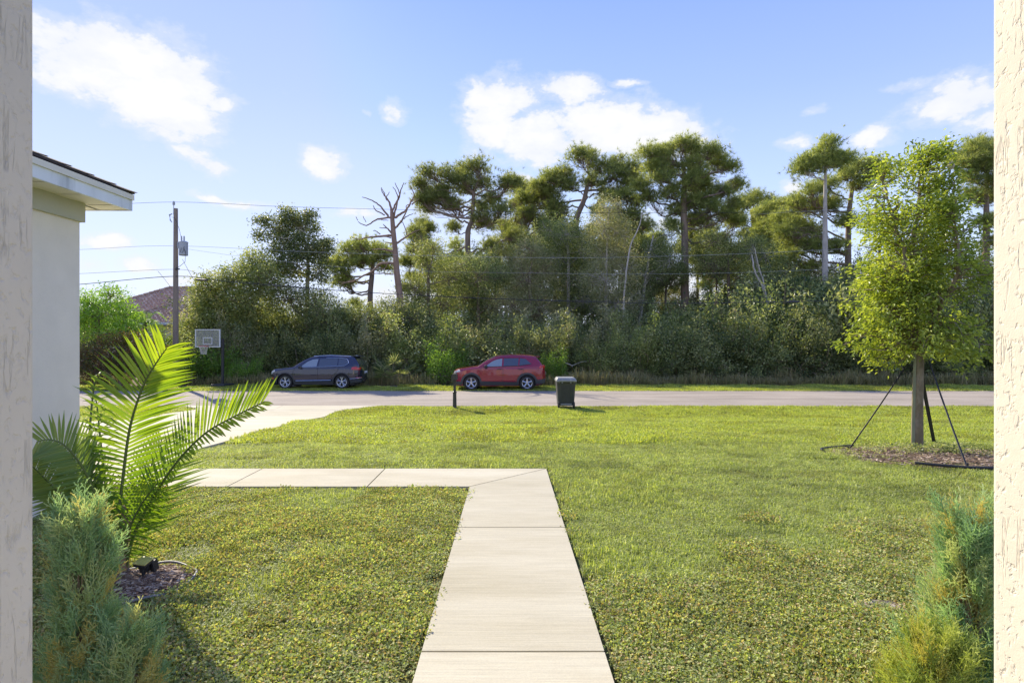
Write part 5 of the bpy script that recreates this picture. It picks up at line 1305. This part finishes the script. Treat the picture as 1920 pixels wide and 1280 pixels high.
# saw palmetto and the small palm by the neighbour's house
def fan_palm(px, y, h, label, seed, n=16, R=.75, leaf='leaf_dark'):
    r = np.random.default_rng(seed); o = np.array(((px - 960) / F * y, y, float(gz(y))))
    e = empty('palmetto', o, label, 'palmetto'); st, fo = MB(), MB()
    for _ in range(n):
        th = r.uniform(0, 6.28); el_ = r.uniform(.25, 1.35); d = np.array((math.cos(th) * math.cos(el_), math.sin(th) * math.cos(el_), math.sin(el_)))
        tip = d * h * r.uniform(.6, 1); st.tube(curve([(0, 0, 0), tip * .5 + (0, 0, .05), tip], 3), .012, 4, cap=False)
        side = np.cross(d, (0, 0, 1.)); side /= np.linalg.norm(side); nseg = 16
        for j in range(nseg):
            a = (j / (nseg - 1) - .5) * 3.6; dir_ = d * math.cos(a) + side * math.sin(a); dir_[2] -= .12 * abs(math.sin(a)); L_ = R * (1 - .25 * abs(a) / 1.8)
            q = np.cross(dir_, np.cross(side, d)); q /= np.linalg.norm(q); e1 = tip + dir_ * L_
            fo.add([tip, tip + dir_ * L_ * .55 + q * .022, e1 - (0, 0, .06), tip + dir_ * L_ * .55 - q * .022], [(0, 1, 2), (0, 2, 3)], 0, r.uniform(0, 1))
    st.build('stalk', M['twig'], e); fo.build('fan_leaves', M[leaf], e)
fan_palm(738, 31.8, 1.5, 'spiky saw palmetto right of the dark blue car', 3, 22)
fan_palm(1790, 32.5, 1.1, 'spiky saw palmetto on the verge behind the right end of the road', 4, 14)

def feather_palm(px, row, y, n, R, label, seed, leaf='leaf_bright'):
    r = np.random.default_rng(seed); c = U(px, row, y); o = np.array((c[0], y, float(gz(y)))); H_ = c[2] - o[2]
    e = empty('small_palm', o, label, 'palm tree'); MB().tube([(0, 0, 0), (0, 0, H_)], [.13, .10], 8).build('trunk', M['bark'], e)
    for _ in range(n):
        th = r.uniform(0, 6.28); up = r.uniform(.1, 1.2); R0 = R * r.uniform(.8, 1.1)
        p = curve([(0, 0, H_), (math.cos(th) * R0 * .5, math.sin(th) * R0 * .5, H_ + R0 * .55 * up), (math.cos(th) * R0, math.sin(th) * R0, H_ + R0 * (.6 * up - .45))], 7)
        m_ = MB().tube(p, np.linspace(.02, .006, len(p)), 4, cap=False); s = np.array((-math.sin(th), math.cos(th), 0))
        for j in range(2, len(p)):
            for f_ in (0, .5):
                b = p[j - 1] + (p[j] - p[j - 1]) * f_; t_ = p[j] - p[j - 1]; t_ /= np.linalg.norm(t_)
                for sg in (-1, 1):
                    L_ = .42 * math.sin(math.pi * (j + 2) / (len(p) + 3)); d = s * sg * .8 + t_ * .6 + (0, 0, -.35); tp = b + d * L_
                    m_.add([b, b + d * L_ * .5 + t_ * .02, tp, b + d * L_ * .5 - t_ * .02], [(0, 1, 2), (0, 2, 3)], 0, r.uniform(0, 1))
        m_.build('frond', M[leaf], e)
feather_palm(272, 606, 33, 16, 1.25, 'small feathery palm in front of the tiled roof', 8)
# ferny-leaved tree on the left and hedges
broadleaf('feathery_tree', 31, [(160, 565, 20, 22), (205, 555, 24, 20), (185, 590, 34, 26), (225, 590, 24, 24), (150, 600, 28, 26), (195, 625, 44, 24), (245, 620, 22, 16), (120, 580, 30, 34)],
          'sunlit yellow-green feathery tree next to the grey garage wall', 51, 'fern', dens=1.3, lsz=.13, trunk=[(190, 700, 8), (185, 640, 6), (185, 570, 3)])
broadleaf('red_hedge', 28.5, [(185, 655, 26, 26), (225, 655, 34, 34), (262, 655, 30, 34), (240, 680, 40, 24), (200, 690, 40, 24), (290, 665, 16, 30), (160, 680, 30, 30)],
          'dark hedge with reddish new leaves behind the palm frond', 52, 'leaf_red', dens=1.5, lsz=.10, cat='hedge', trunk=[(225, 720, 8), (225, 690, 6)])
broadleaf('yellow_bush', 32, [(270, 632, 22, 14), (245, 640, 22, 14), (300, 640, 16, 12), (220, 628, 14, 12)],
          'low yellow-green bush at the foot of the small palm', 53, 'leaf_bright', dens=1.2, lsz=.10, cat='shrub', trunk=[(265, 700, 5), (265, 650, 3)])
for px, y, h_ in ((110, 36, 3.2), (60, 34, 3.0), (10, 38, 3.6), (150, 52, 4.2)):
    place_shrub(0, px, y, h_, 1.1, 'dark bush beyond the road hidden by the grey garage wall', 'bushes left beyond the garage wall')

# ------------------------------------------------------------------ the young street tree
def young_tree():
    r = np.random.default_rng(91); y = 8.2; k = F / y
    b = G(1722, 848); y = b[1]; k = F / y; o = np.array((b[0], y, b[2]))
    root = empty('young_tree', o, 'young street tree with fresh green crown, held by three black straps', 'tree')
    def u(px, row, dy=0): p = U(px, row, y); p[1] += dy; return p - o
    T = curve([u(1720, 852), u(1720, 780), u(1722, 700), u(1724, 655)], 6)
    MB().tube(T, np.linspace(.078, .060, len(T)) * np.where(np.arange(len(T)) < 2, 1.12, 1), 14).build('trunk', M['young_bark'], root, smooth=True)
    bt = MB()
    for a in (2.75, 3.25):
        bt.tube([(math.cos(a) * .098, -abs(math.sin(a)) * .090, .02), (u(1724, 660)[0] - .0 + math.cos(a) * .078, -abs(math.sin(a)) * .072, u(1724, 662)[2])], .012, 4)
    bt.build('batten', mat('pale_batten', (.26, .27, .18), .8, var=.2), root)
    top = u(1724, 655)
    MB().tube([top + (.09 * math.cos(t_), .09 * math.sin(t_), .0) for t_ in np.linspace(0, 6.283, 17)[:-1]], .014, 5, closed=True).build('collar', M['black_plastic'], root)
    br, fo = MB(), MB()
    leaders = [[top, u(1722, 600), u(1716, 500, .1), u(1722, 400, 0), u(1735, 330, .1), u(1752, 285)],
               [top, u(1708, 610), u(1675, 520, -.3), u(1660, 420, -.2), u(1655, 340)],
               [top, u(1745, 600), u(1780, 520, .3), u(1790, 430, .2), u(1790, 350)],
               [top, u(1730, 600, -.2), u(1735, 520, -.6), u(1740, 430, -.5)], [top, u(1715, 600, .3), u(1700, 500, .6), u(1700, 400, .5)]]
    for L_ in leaders:
        c = curve(L_, 6, .01, r); br.tube(c, np.linspace(.050, .010, len(c)), 7, cap=False)
    MB().tube(curve([top + (0, 0, -.02), u(1742, 640), u(1738, 610)], 4), [.06] * 4 + [.045] * 4 + [.03], 8).build('bark_scar', mat('scar', (.42, .22, .09), .8, var=.2), root)
    # crown outline: (row, left px, right px)
    ol = np.array([(272, 1738, 1764), (300, 1652, 1778), (340, 1628, 1790), (380, 1622, 1806), (430, 1608, 1822), (470, 1622, 1832), (520, 1606, 1838), (560, 1616, 1838), (600, 1608, 1846), (630, 1596, 1852), (660, 1592, 1852), (680, 1620, 1846)])
    LC = [curve(L_, 6) for L_ in leaders]; AP = np.vstack(LC)
    n = 0; cc_all = []
    CL = []
    while n < 1150:
        row = r.uniform(284, 676); l_, rr_ = np.interp(row, ol[:, 0], ol[:, 1]), np.interp(row, ol[:, 0], ol[:, 2])
        cx = (l_ + rr_) / 2; hw = (rr_ - l_) / 2 / k * (.86 + .10 * math.sin(row * .09))
        a = r.uniform(0, 6.283); q = math.sqrt(r.uniform(.03, 1))
        if row < 300: q *= .8
        if row < 395 and 1676 < cx + math.cos(a) * q * hw * k < 1722 and r.uniform() < .88: continue
        if row < 318 and cx + math.cos(a) * q * hw * k < 1676 and r.uniform() < .5: continue
        if row > 655 and q < .45: continue
        p = u(cx, row) + (math.cos(a) * q * hw, math.sin(a) * q * hw * .9, 0)
        if n < 260: CL.append(p)
        else: p = CL[r.integers(0, 260)] + r.standard_normal(3) * np.array((.12, .12, .085))
        cc_all.append(p); n += 1
        d = np.linalg.norm(AP - p, axis=1) + np.where(AP[:, 2] > p[2] - .05, 2, 0); s = AP[int(np.argmin(d))]
        if n % 2 == 0: limb(br, s, p, .012, .004, r, sag=-.04 if row < 600 else -.12, n=3, wig=.06)
    q = np.array(cc_all); nl = r.integers(14, 34, len(q))
    cc = np.repeat(q, nl, 0) + r.standard_normal((nl.sum(), 3)) * np.array((.075, .075, .055))
    rn = np.clip(np.repeat(r.uniform(.1, .75, len(q)), nl) + r.uniform(-.2, .3, nl.sum()), 0, 1)
    dirs = np.repeat((q - np.array((0, 0, 2.6))) * np.array((1, 1, .2)), nl, 0); dirs /= np.linalg.norm(dirs, axis=1)[:, None] + .01
    leaf_quads(fo, cc, .064 * r.uniform(.6, 1.3, nl.sum()), r, aspect=.46, up=.9, droop=.5, dirs=dirs * .7, rnd=rn, fold=.4)
    br.build('branches', M['young_bark'], root); fo.build('foliage', M['leaf_young'], root)
    w_ = MB(); w_.lathe([(0, -.05), (.03, -.04), (.045, 0), (.03, .045), (0, .05)], (0, 0, 0), 'z', 12)
    tag(w_.build('pale_ball', mat('ball_beige', (.50, .42, .33), .9, var=.2), None, loc=u(1748, 325, -.35) + o, smooth=True), 'pale round ball hanging high in the young tree crown', 'wasp nest')  # pale round ball in the crown, its nature not known
    S = mat('strap', (.02, .02, .022), .6, var=.05)
    def strap(p0, p1, w0, label):
        p0, p1 = np.array(p0), np.array(p1); d = (p1 - p0) / np.linalg.norm(p1 - p0); s = np.cross(d, (0, 1., 0.2)); s /= np.linalg.norm(s); nn = np.cross(d, s) * .003
        e = empty('tree_strap', p1, label, 'strap', 'straps bracing the young tree'); m_ = MB(); a, b = p0 - p1, p1 - p1; L = []
        for f_ in np.linspace(0, 1, 7):
            c = a + (b - a) * f_; c = c - np.array((0, 0, 1)) * .03 * math.sin(math.pi * f_); hw = w0 / 2 * (1 if f_ > .06 else .5)
            L.append([c - s * hw - nn, c + s * hw - nn, c + s * hw + nn, c - s * hw + nn, c - s * hw - nn])
        m_.grid(np.array(L)); m_.build('webbing', S, e)
        MB().tube([(0, 0, .06), (0.0, 0, -.05)], .012, 6).build('ground_stake', M['black_plastic'], e)
    tw = top + o
    strap(tw + (-.07, -.03, 0), G(1590, 844) + (0, 0, .0), .020, 'black strap running down to the left from the young tree trunk')
    strap(tw + (.04, .10, -.02), G(1752, 832), .055, 'wide black strap just right of the young tree trunk')
    strap(tw + (.07, -.02, 0), G(1814, 877), .026, 'black strap running far down to the right from the young tree trunk')
young_tree()

# ------------------------------------------------------------------ planting rings
M['hose'] = mat('edging_tube', (.20, .19, .18), .5, var=.2)
M['edging'] = mat('black_edging', (.035, .033, .03), .6, var=.15)
M['chip'] = leafmat('bark_chips', [(.05, .03, .022), (.09, .06, .042), (.15, .11, .08), (.26, .21, .165)], .0, .9, objvar=0, spec=.1)
M['mulch'] = mat('mulch_soil', (.12, .085, .06), .95, var=.3, vscale=20, bump=1, bscale=40, bdist=.02, color2=(.20, .15, .10), c2scale=6)
M['litter'] = mat('pale_litter', (.27, .19, .12), .95, var=.35, vscale=14, bump=1, bscale=50, bdist=.02, color2=(.16, .13, .07), c2scale=3)
def mulch(i, mt, label, nchip, csz, seed):
    mx, my, a, b = MULCH[i]; r = np.random.default_rng(seed); mz = float(gz(my))
    th = np.linspace(0, 2 * math.pi, 33); rr_ = np.linspace(0, 1.03, 7); V = []
    for q in rr_:
        xx = mx + a * q * np.cos(th); yy = my + b * q * np.sin(th); V.append(np.stack([xx, yy, lawn_z(xx, yy) + .022 * (1 - q ** 2) + .010], -1))
    tag(MB().grid(np.array(V), flip=False).build('mulch_bed', mt, smooth=True), label, None, None, 'structure')
    m_ = MB(); n = nchip; t_ = r.uniform(0, 6.283, n); q = np.sqrt(r.uniform(0, 1, n)); x = mx + a * q * np.cos(t_); y = my + b * q * np.sin(t_)
    c = np.stack([x, y, lawn_z(x, y) + .025 * (1 - q ** 2) + .014 + r.uniform(0, .012, n)], -1); L = csz * r.uniform(.4, 1.5, n); an = r.uniform(0, 6.28, n)
    d = np.stack([np.cos(an), np.sin(an), r.uniform(-.25, .25, n)], -1) * L[:, None] / 2; s = np.stack([-np.sin(an), np.cos(an), r.uniform(-.4, .4, n)], -1) * (L * r.uniform(.12, .4, n))[:, None] / 2; h = np.array((0, 0, .003))
    P8 = np.stack([c - d - s, c + d - s * .6, c + d + s, c - d + s * .7, c - d - s + h, c + d - s * .6 + h, c + d + s + h, c - d + s * .7 + h], 1)
    i_ = np.arange(n)[:, None] * 8
    m_.add(P8.reshape(-1, 3), np.vstack([i_ + f for f in ([4, 5, 6, 7], [0, 1, 5, 4], [1, 2, 6, 5], [2, 3, 7, 6], [3, 0, 4, 7])]), 0, np.repeat(r.uniform(0, 1, n), 8))
    tag(m_.build('bark_chips', M['chip']), None, None, None, 'stuff')
mulch(0, M['mulch'], 'bark mulch bed round the palm', 2600, .045, 1)
mulch(1, M['litter'], 'dry litter ring round the young tree', 3800, .05, 2)
def ring(i, a0, a1, r0, mt, label, name='edging_tube', j=.01, cat='edging'):
    mx, my, a, b = MULCH[i]; t_ = np.linspace(a0, a1, 50); r = np.random.default_rng(i)
    x = mx + a * np.cos(t_) * (1 + .02 * np.sin(3 * t_)); y = my + b * np.sin(t_) * (1 + .02 * np.sin(2 * t_)); z = lawn_z(x, y) + r0 + .022 + j * (1 + np.sin(5 * t_))
    tag(MB().tube(np.stack([x, y, z], -1), r0, 8).build(name, mt, smooth=True), label, cat)
ring(0, -2.2, 2.4, .0085, M['hose'], 'grey edging hose curving round the palm mulch bed')
ring(1, -2.2, .35, .018, M['edging'], 'black edging strip along the front of the young tree ring', 'edging_strip')
ring(1, 1.9, 2.9, .014, M['edging'], 'short black edging strip at the back left of the young tree ring', 'edging_strip')
# weeds at the foot of the young tree
x = 5.95 + rng.standard_normal(110) * .42; y = 8.0 + rng.standard_normal(110) * .18
k = ((x - 5.72) / 1.25) ** 2 + ((y - 7.85) / .95) ** 2 < 1
P_WD = [proto('weed_tuft', clover_tuft(70 + i, 24, .10, .026, .13), M['leaf_mid']) for i in range(3)]
scatter('weeds', pts3(x[k], y[k]), rng.uniform(.7, 1.3, k.sum()), P_WD)

# ------------------------------------------------------------------ the palm by the porch
M['palm'] = leafmat('palm_leaf', [(.050, .095, .018), (.095, .145, .024), (.17, .215, .035)], .52, .35, (1.5, 1.45, .25), objvar=.10, spec=.45)
M['palm_dark'] = leafmat('palm_leaf_dull', [(.065, .105, .030), (.10, .15, .04), (.15, .18, .05)], .44, .4, (1.3, 1.25, .35), objvar=.12, spec=.45)  # duller, less see-through leaf colours for the rear and left fronds
M['rachis'] = mat('rachis', (.12, .16, .045), .5, var=.15)
M['sheath'] = mat('leaf_sheath', (.26, .17, .10), .9, var=.3, vscale=15, bump=.6, bscale=60, stretch=(1, 1, .2))
def palm():
    py_ = 3.80; r = np.random.default_rng(19); b = G(233, 1078); o = np.array(b)
    root = empty('palm', o, 'young feather palm with long arching fronds by the left porch post', 'palm')
    def u(p): return U(p[0], p[1], p[2]) - o
    MB().tube(curve([(-.03, 0, -.03), (-.02, 0, .10), (.0, .0, .24), (.02, .0, .36)], 4), np.linspace(.052, .026, 13), 10).tube(curve([(-.02, .02, .0), (-.03, .03, .2), (-.02, .04, .45)], 4), np.linspace(.04, .016, 9), 8).build('stem', M['sheath'], root)
    mesh_cache = {}
    def frond(pts, s1, s2, L1, L2, n, mt, a1=(58, 30), a2=(58, 30), start=.22, indiv=False, wid=.017, droop=.10, prof=None, rad0=.011):
        P_ = curve([u(p) for p in pts], 10); d = np.concatenate([[0], np.cumsum(np.linalg.norm(np.diff(P_, axis=0), axis=1))]); d /= d[-1]
        fr = MB().tube(P_, np.linspace(rad0, .0028, len(P_)), 6).build('frond', M['rachis'], root, smooth=True)
        join = MB()
        for side_, (s, L, an) in enumerate(((s1, L1, a1), (s2, L2, a2))):
            if s is None: continue
            s = np.array(s, float); s /= np.linalg.norm(s)
            for j in range(n):
                f_ = start + (1 - start) * (j + .5 * side_ * .9) / n; f_ = min(f_, .999)
                p = np.array([np.interp(f_, d, P_[:, c]) for c in range(3)]); q = np.array([np.interp(min(1, f_ + .02), d, P_[:, c]) for c in range(3)]) if f_ < .98 else p + (P_[-1] - P_[-3])
                t_ = q - p; t_ /= np.linalg.norm(t_); ss = s - t_ * (s @ t_); ss /= np.linalg.norm(ss)
                g = (f_ - start) / (1 - start); A = rad(an[0] + (an[1] - an[0]) * g ** 1.5 + r.uniform(-3, 3))
                dr = t_ * math.cos(A) + ss * math.sin(A); le = L * (prof(g) if prof else (math.sin(math.pi * (.22 + .70 * g)) ** .7)) * r.uniform(.93, 1.05)
                nn = np.cross(t_, ss); dr = dr + nn * r.uniform(-.06, .06); dr /= np.linalg.norm(dr)
                wv = np.cross(dr, nn); wv = wv / np.linalg.norm(wv); tw = r.uniform(-.5, .2); wv = wv * math.cos(tw) + nn * math.sin(tw)
                m_ = join if not indiv else MB()
                V = []; K = 5
                for kk in range(K + 1):
                    h = kk / K; c = p + dr * le * h - np.array((0, 0, 1)) * droop * le * h ** 2.2
                    w_ = wid * (.55 + 1.0 * math.sin(math.pi * min(1, h * .9 + .12)) ** 1.0) * .5 * (1 - h ** 5 * .98)
                    V.append([c - wv * w_, c + nn * w_ * .28, c + wv * w_])
                rn = min(1, max(0, .05 + .75 * g + r.uniform(-.25, .25)))  # backlight put into the colour: leaflets turn yellower towards the frond tip
                m_.grid(np.array(V), rnd=rn)
                if indiv: m_.build('leaflet', mt, fr)
        if not indiv: join.build('leaflets', mt, fr)['kind'] = 'stuff'
    P1, PD = M['palm'], M['palm_dark']
    # main frond facing the camera
    frond([(226, 1062, 3.80), (222, 990, 3.80), (230, 900, 3.80), (244, 800, 3.78), (268, 725, 3.74), (292, 682, 3.70), (313, 652, 3.66)], (-1, .05, .12), (1, .1, .05), .47, .45, 52, P1, (98, 44), (70, 24), start=.10, indiv=True, wid=.0145, prof=lambda g: (.55 + .45 * math.sin(math.pi * min(1, g * 1.35 + .1))) if g < .55 else 1.0 - .58 * ((g - .55) / .45) ** 1.4, rad0=.013)
    # right arching frond
    frond([(236, 1065, 3.78), (252, 1000, 3.74), (292, 925, 3.68), (335, 862, 3.60), (385, 812, 3.52), (440, 780, 3.45), (497, 752, 3.38)], (-.25, .15, 1), (.35, -.7, -.35), .27, .20, 44, P1, (72, 30), (60, 30), start=.22, indiv=True, wid=.013, droop=.02, prof=lambda g: .42 + .62 * math.sin(math.pi * min(1, .12 + g * .72)), rad0=.012)
    # frond behind, right side darker
    frond([(230, 1060, 3.86), (246, 985, 3.95), (262, 930, 4.05), (285, 870, 4.15), (305, 820, 4.2)], (-1, .2, .3), (1, .2, -.05), .30, .50, 30, PD, (60, 40), (62, 40), start=.15, wid=.011)
    # left fronds
    frond([(222, 1050, 3.85), (190, 960, 3.8), (160, 885, 3.72), (125, 838, 3.65), (95, 824, 3.6), (68, 828, 3.55)], (-.2, .1, 1), (.1, -.5, -1), .33, .30, 54, PD, (50, 60), (70, 60), start=.2, wid=.011, droop=.05)
    frond([(215, 1055, 3.80), (170, 990, 3.75), (120, 935, 3.65), (85, 898, 3.58), (55, 868, 3.5)], (.0, .1, 1), (-.1, -.4, -1), .40, .20, 44, PD, (66, 60), (60, 50), start=.22, wid=.013, droop=.12)
    frond([(205, 1045, 3.85), (150, 975, 3.80), (110, 930, 3.76), (66, 914, 3.72)], (-.3, .1, 1), (.1, -.3, -1), .14, .10, 16, PD, (60, 50), (60, 50), start=.3, wid=.012, droop=.3)
    # two thin stalks standing behind
    frond([(212, 1050, 3.95), (168, 900, 4.05), (167, 830, 4.1), (174, 742, 4.15), (181, 712, 4.12), (197, 694, 4.05)], (-1, .2, -.4), (1, .2, -.5), .16, .26, 20, PD, (55, 40), (60, 50), start=.4, wid=.007, droop=.6, rad0=.011)
    frond([(216, 1050, 3.95), (197, 900, 4.1), (190, 840, 4.15), (183, 770, 4.2), (178, 738, 4.2)], (-1, .2, -.4), (1, .2, -.5), .16, .24, 16, PD, (55, 40), (60, 50), start=.35, wid=.007, droop=.6, rad0=.011)
    # low inner leaflets
    frond([(228, 1062, 3.78), (236, 1010, 3.72), (262, 950, 3.66), (296, 905, 3.60)], (-1, .1, .2), (1, -.1, -.15), .26, .26, 26, P1, (70, 45), (66, 50), start=.1, wid=.011, droop=.25)
palm()

# solar spotlight on a stake
sp = G(269, 1092)
sl_ = empty('solar_spotlight', sp, 'small black solar spotlight with yellowed panel in the palm bed', 'garden light'); sl_.scale = (.86, .86, 1.0)
MB().tube([(0, 0, -.02), (0, 0, .105)], .013, 8).build('stake', M['black_plastic'], sl_)
ct, st_ = math.cos(rad(14)), math.sin(rad(14)); Rx = np.array([[1, 0, 0], [0, ct, -st_], [0, st_, ct]])
Rz = lambda a: np.array([[math.cos(a), -math.sin(a), 0], [math.sin(a), math.cos(a), 0], [0, 0, 1]])
RR = Rz(rad(-14)) @ Rx
MB().box((0, .0, .128), (.105, .085, .018), R=RR).build('panel_housing', M['black_plastic'], sl_, bevel=.003)
MB().box((0, .0, .1415), (.112, .092, .008), R=RR).build('solar_panel', mat('yellowed_panel', (.50, .46, .14), .35, var=.25, vscale=40, coat=.5), sl_, bevel=.002)
g = MB(); g.taper((0, .02, .065), (.05, .045), (.085, .07), .055); g.build('lamp_head', M['black_plastic'], sl_, bevel=.004)
MB().box((.05, .045, .10), (.035, .05, .07), R=RR).build('lamp_bracket', M['black_plastic'], sl_, bevel=.004)

# ------------------------------------------------------------------ conifer shrubs flanking the porch
M['juniper'] = leafmat('juniper', [(.14, .22, .13), (.19, .27, .15), (.25, .32, .17), (.29, .33, .15), (.36, .25, .09)], .45, .55, (1.2, 1.2, .6), objvar=0)
M['golden_juniper'] = leafmat('golden_juniper', [(.13, .17, .05), (.20, .24, .06), (.28, .30, .08), (.34, .27, .08)], .34, .5, (1.2, 1.2, .5), objvar=0)
def spray_unit(r):
    """one flat scaly spray, ~12 cm long, growing along +z: forking rod-like twiglets"""
    V, Fc = [], []
    def twig(p, a, L, w_, lev):
        n = 3; d = np.array((math.sin(a), 0, math.cos(a)))
        s = np.array((math.cos(a), 0, -math.sin(a)))
        e = p + d * L; k0 = len(V)
        V.extend([p - s * w_, p + s * w_, p + d * L * .6 + s * w_ * .9 , e, p + d * L * .6 - s * w_ * .9, p + d * L * .4 + np.array((0, w_ * 1.2, 0))])
        Fc.extend([(k0, k0 + 1, k0 + 5), (k0 + 1, k0 + 2, k0 + 5), (k0 + 2, k0 + 3, k0 + 5), (k0 + 3, k0 + 4, k0 + 5), (k0 + 4, k0, k0 + 5)])
        if lev < 2:
            m_ = 6 if lev == 0 else 2
            for j in range(m_):
                f_ = (j + .6) / (m_ + .2); sg = 1 if j % 2 else -1
                twig(p + d * L * f_, a + sg * r.uniform(.45, .75), L * (1 - f_ * .55) * r.uniform(.36, .5), w_ * .8, lev + 1)
    twig(np.zeros(3), 0, .115, .0021, 0)
    return np.array(V), np.array(Fc)
def conifer(name, c, H_, rfun, n, mt, label, seed, brown=.08, lean=.35, size=1.0):
    r = np.random.default_rng(seed); root = empty(name, c, label, 'shrub')
    st = MB()
    for _ in range(26):
        a = r.uniform(0, 6.28); h = H_ * r.uniform(.45, .93); q = rfun(h / H_) * .55
        p = curve([(r.uniform(-.03, .03), r.uniform(-.03, .03), 0), (math.cos(a) * q * .6, math.sin(a) * q * .6, h * .5), (math.cos(a) * q, math.sin(a) * q, h)], 4)
        st.tube(p, np.linspace(.010, .003, len(p)), 5, cap=False)
    st.build('stems', M['twig'], root)
    units = [spray_unit(r) for _ in range(5)]; m_ = MB()
    # plume axes give upright flame-shaped clumps
    npl = int(n / 16); 
    for _ in range(npl):
        a = r.uniform(0, 6.283); hf = r.uniform(0.02, 1) ** .85; rr_ = rfun(hf) * math.sqrt(r.uniform(.12, 1)) ; base = np.array((math.cos(a) * rr_, math.sin(a) * rr_, hf * H_))
        out = np.array((math.cos(a), math.sin(a), 0)); ax = out * lean * r.uniform(.4, 1.5) + np.array((0, 0, 1.)); ax /= np.linalg.norm(ax); PL = r.uniform(.08, .20)
        hue = r.uniform(0, .72) if r.uniform() > brown else r.uniform(.85, 1)
        for _k in range(16):
            f_ = r.uniform(0, 1); dv = ax + r.standard_normal(3) * .30 * (1 - .5 * f_); dv /= np.linalg.norm(dv)
            p = base + ax * PL * (f_ - .5) + r.standard_normal(3) * .018 * (1.2 - f_)
            x_ = np.cross(dv, r.standard_normal(3)); x_ /= np.linalg.norm(x_); y_ = np.cross(dv, x_)
            V, Fc = units[r.integers(0, 5)]; s = r.uniform(.55, 1.15) * size
            m_.add((V[:, :1] * x_ + V[:, 1:2] * y_ + V[:, 2:] * dv) * s + p, Fc, 0, float(np.clip(hue + r.uniform(-.12, .12), 0, 1)))
    m_.build('foliage', M[mt], root)
conifer('juniper_shrub', (-1.83, 2.42, 0), .76, lambda h: .15 * (1 - h) ** .75 + .02 + .02 * math.sin(h * 9), 2600, 'juniper', 'blue-green upright juniper with brown sprays in front of the palm', 5, brown=.12)
conifer('juniper_shrub', (-1.60, 2.36, 0), .30, lambda h: .10 * (1 - h) ** .6 + .03, 900, 'juniper', 'low green juniper shoot at the bottom left beside the taller one', 6, brown=.22)
conifer('juniper_shrub', (1.93, 2.40, 0), .76, lambda h: .18 * (1 - h) ** .75 + .03 + .03 * math.sin(h * 8), 3400, 'juniper', 'blue-green upright juniper beside the right porch post', 7, brown=.16)
conifer('golden_shrub', (1.70, 2.28, 0), .30, lambda h: .17 * (1 - h) ** .6 + .03, 1400, 'golden_juniper', 'low yellow-green shrub at the foot of the right juniper', 8, brown=.2)
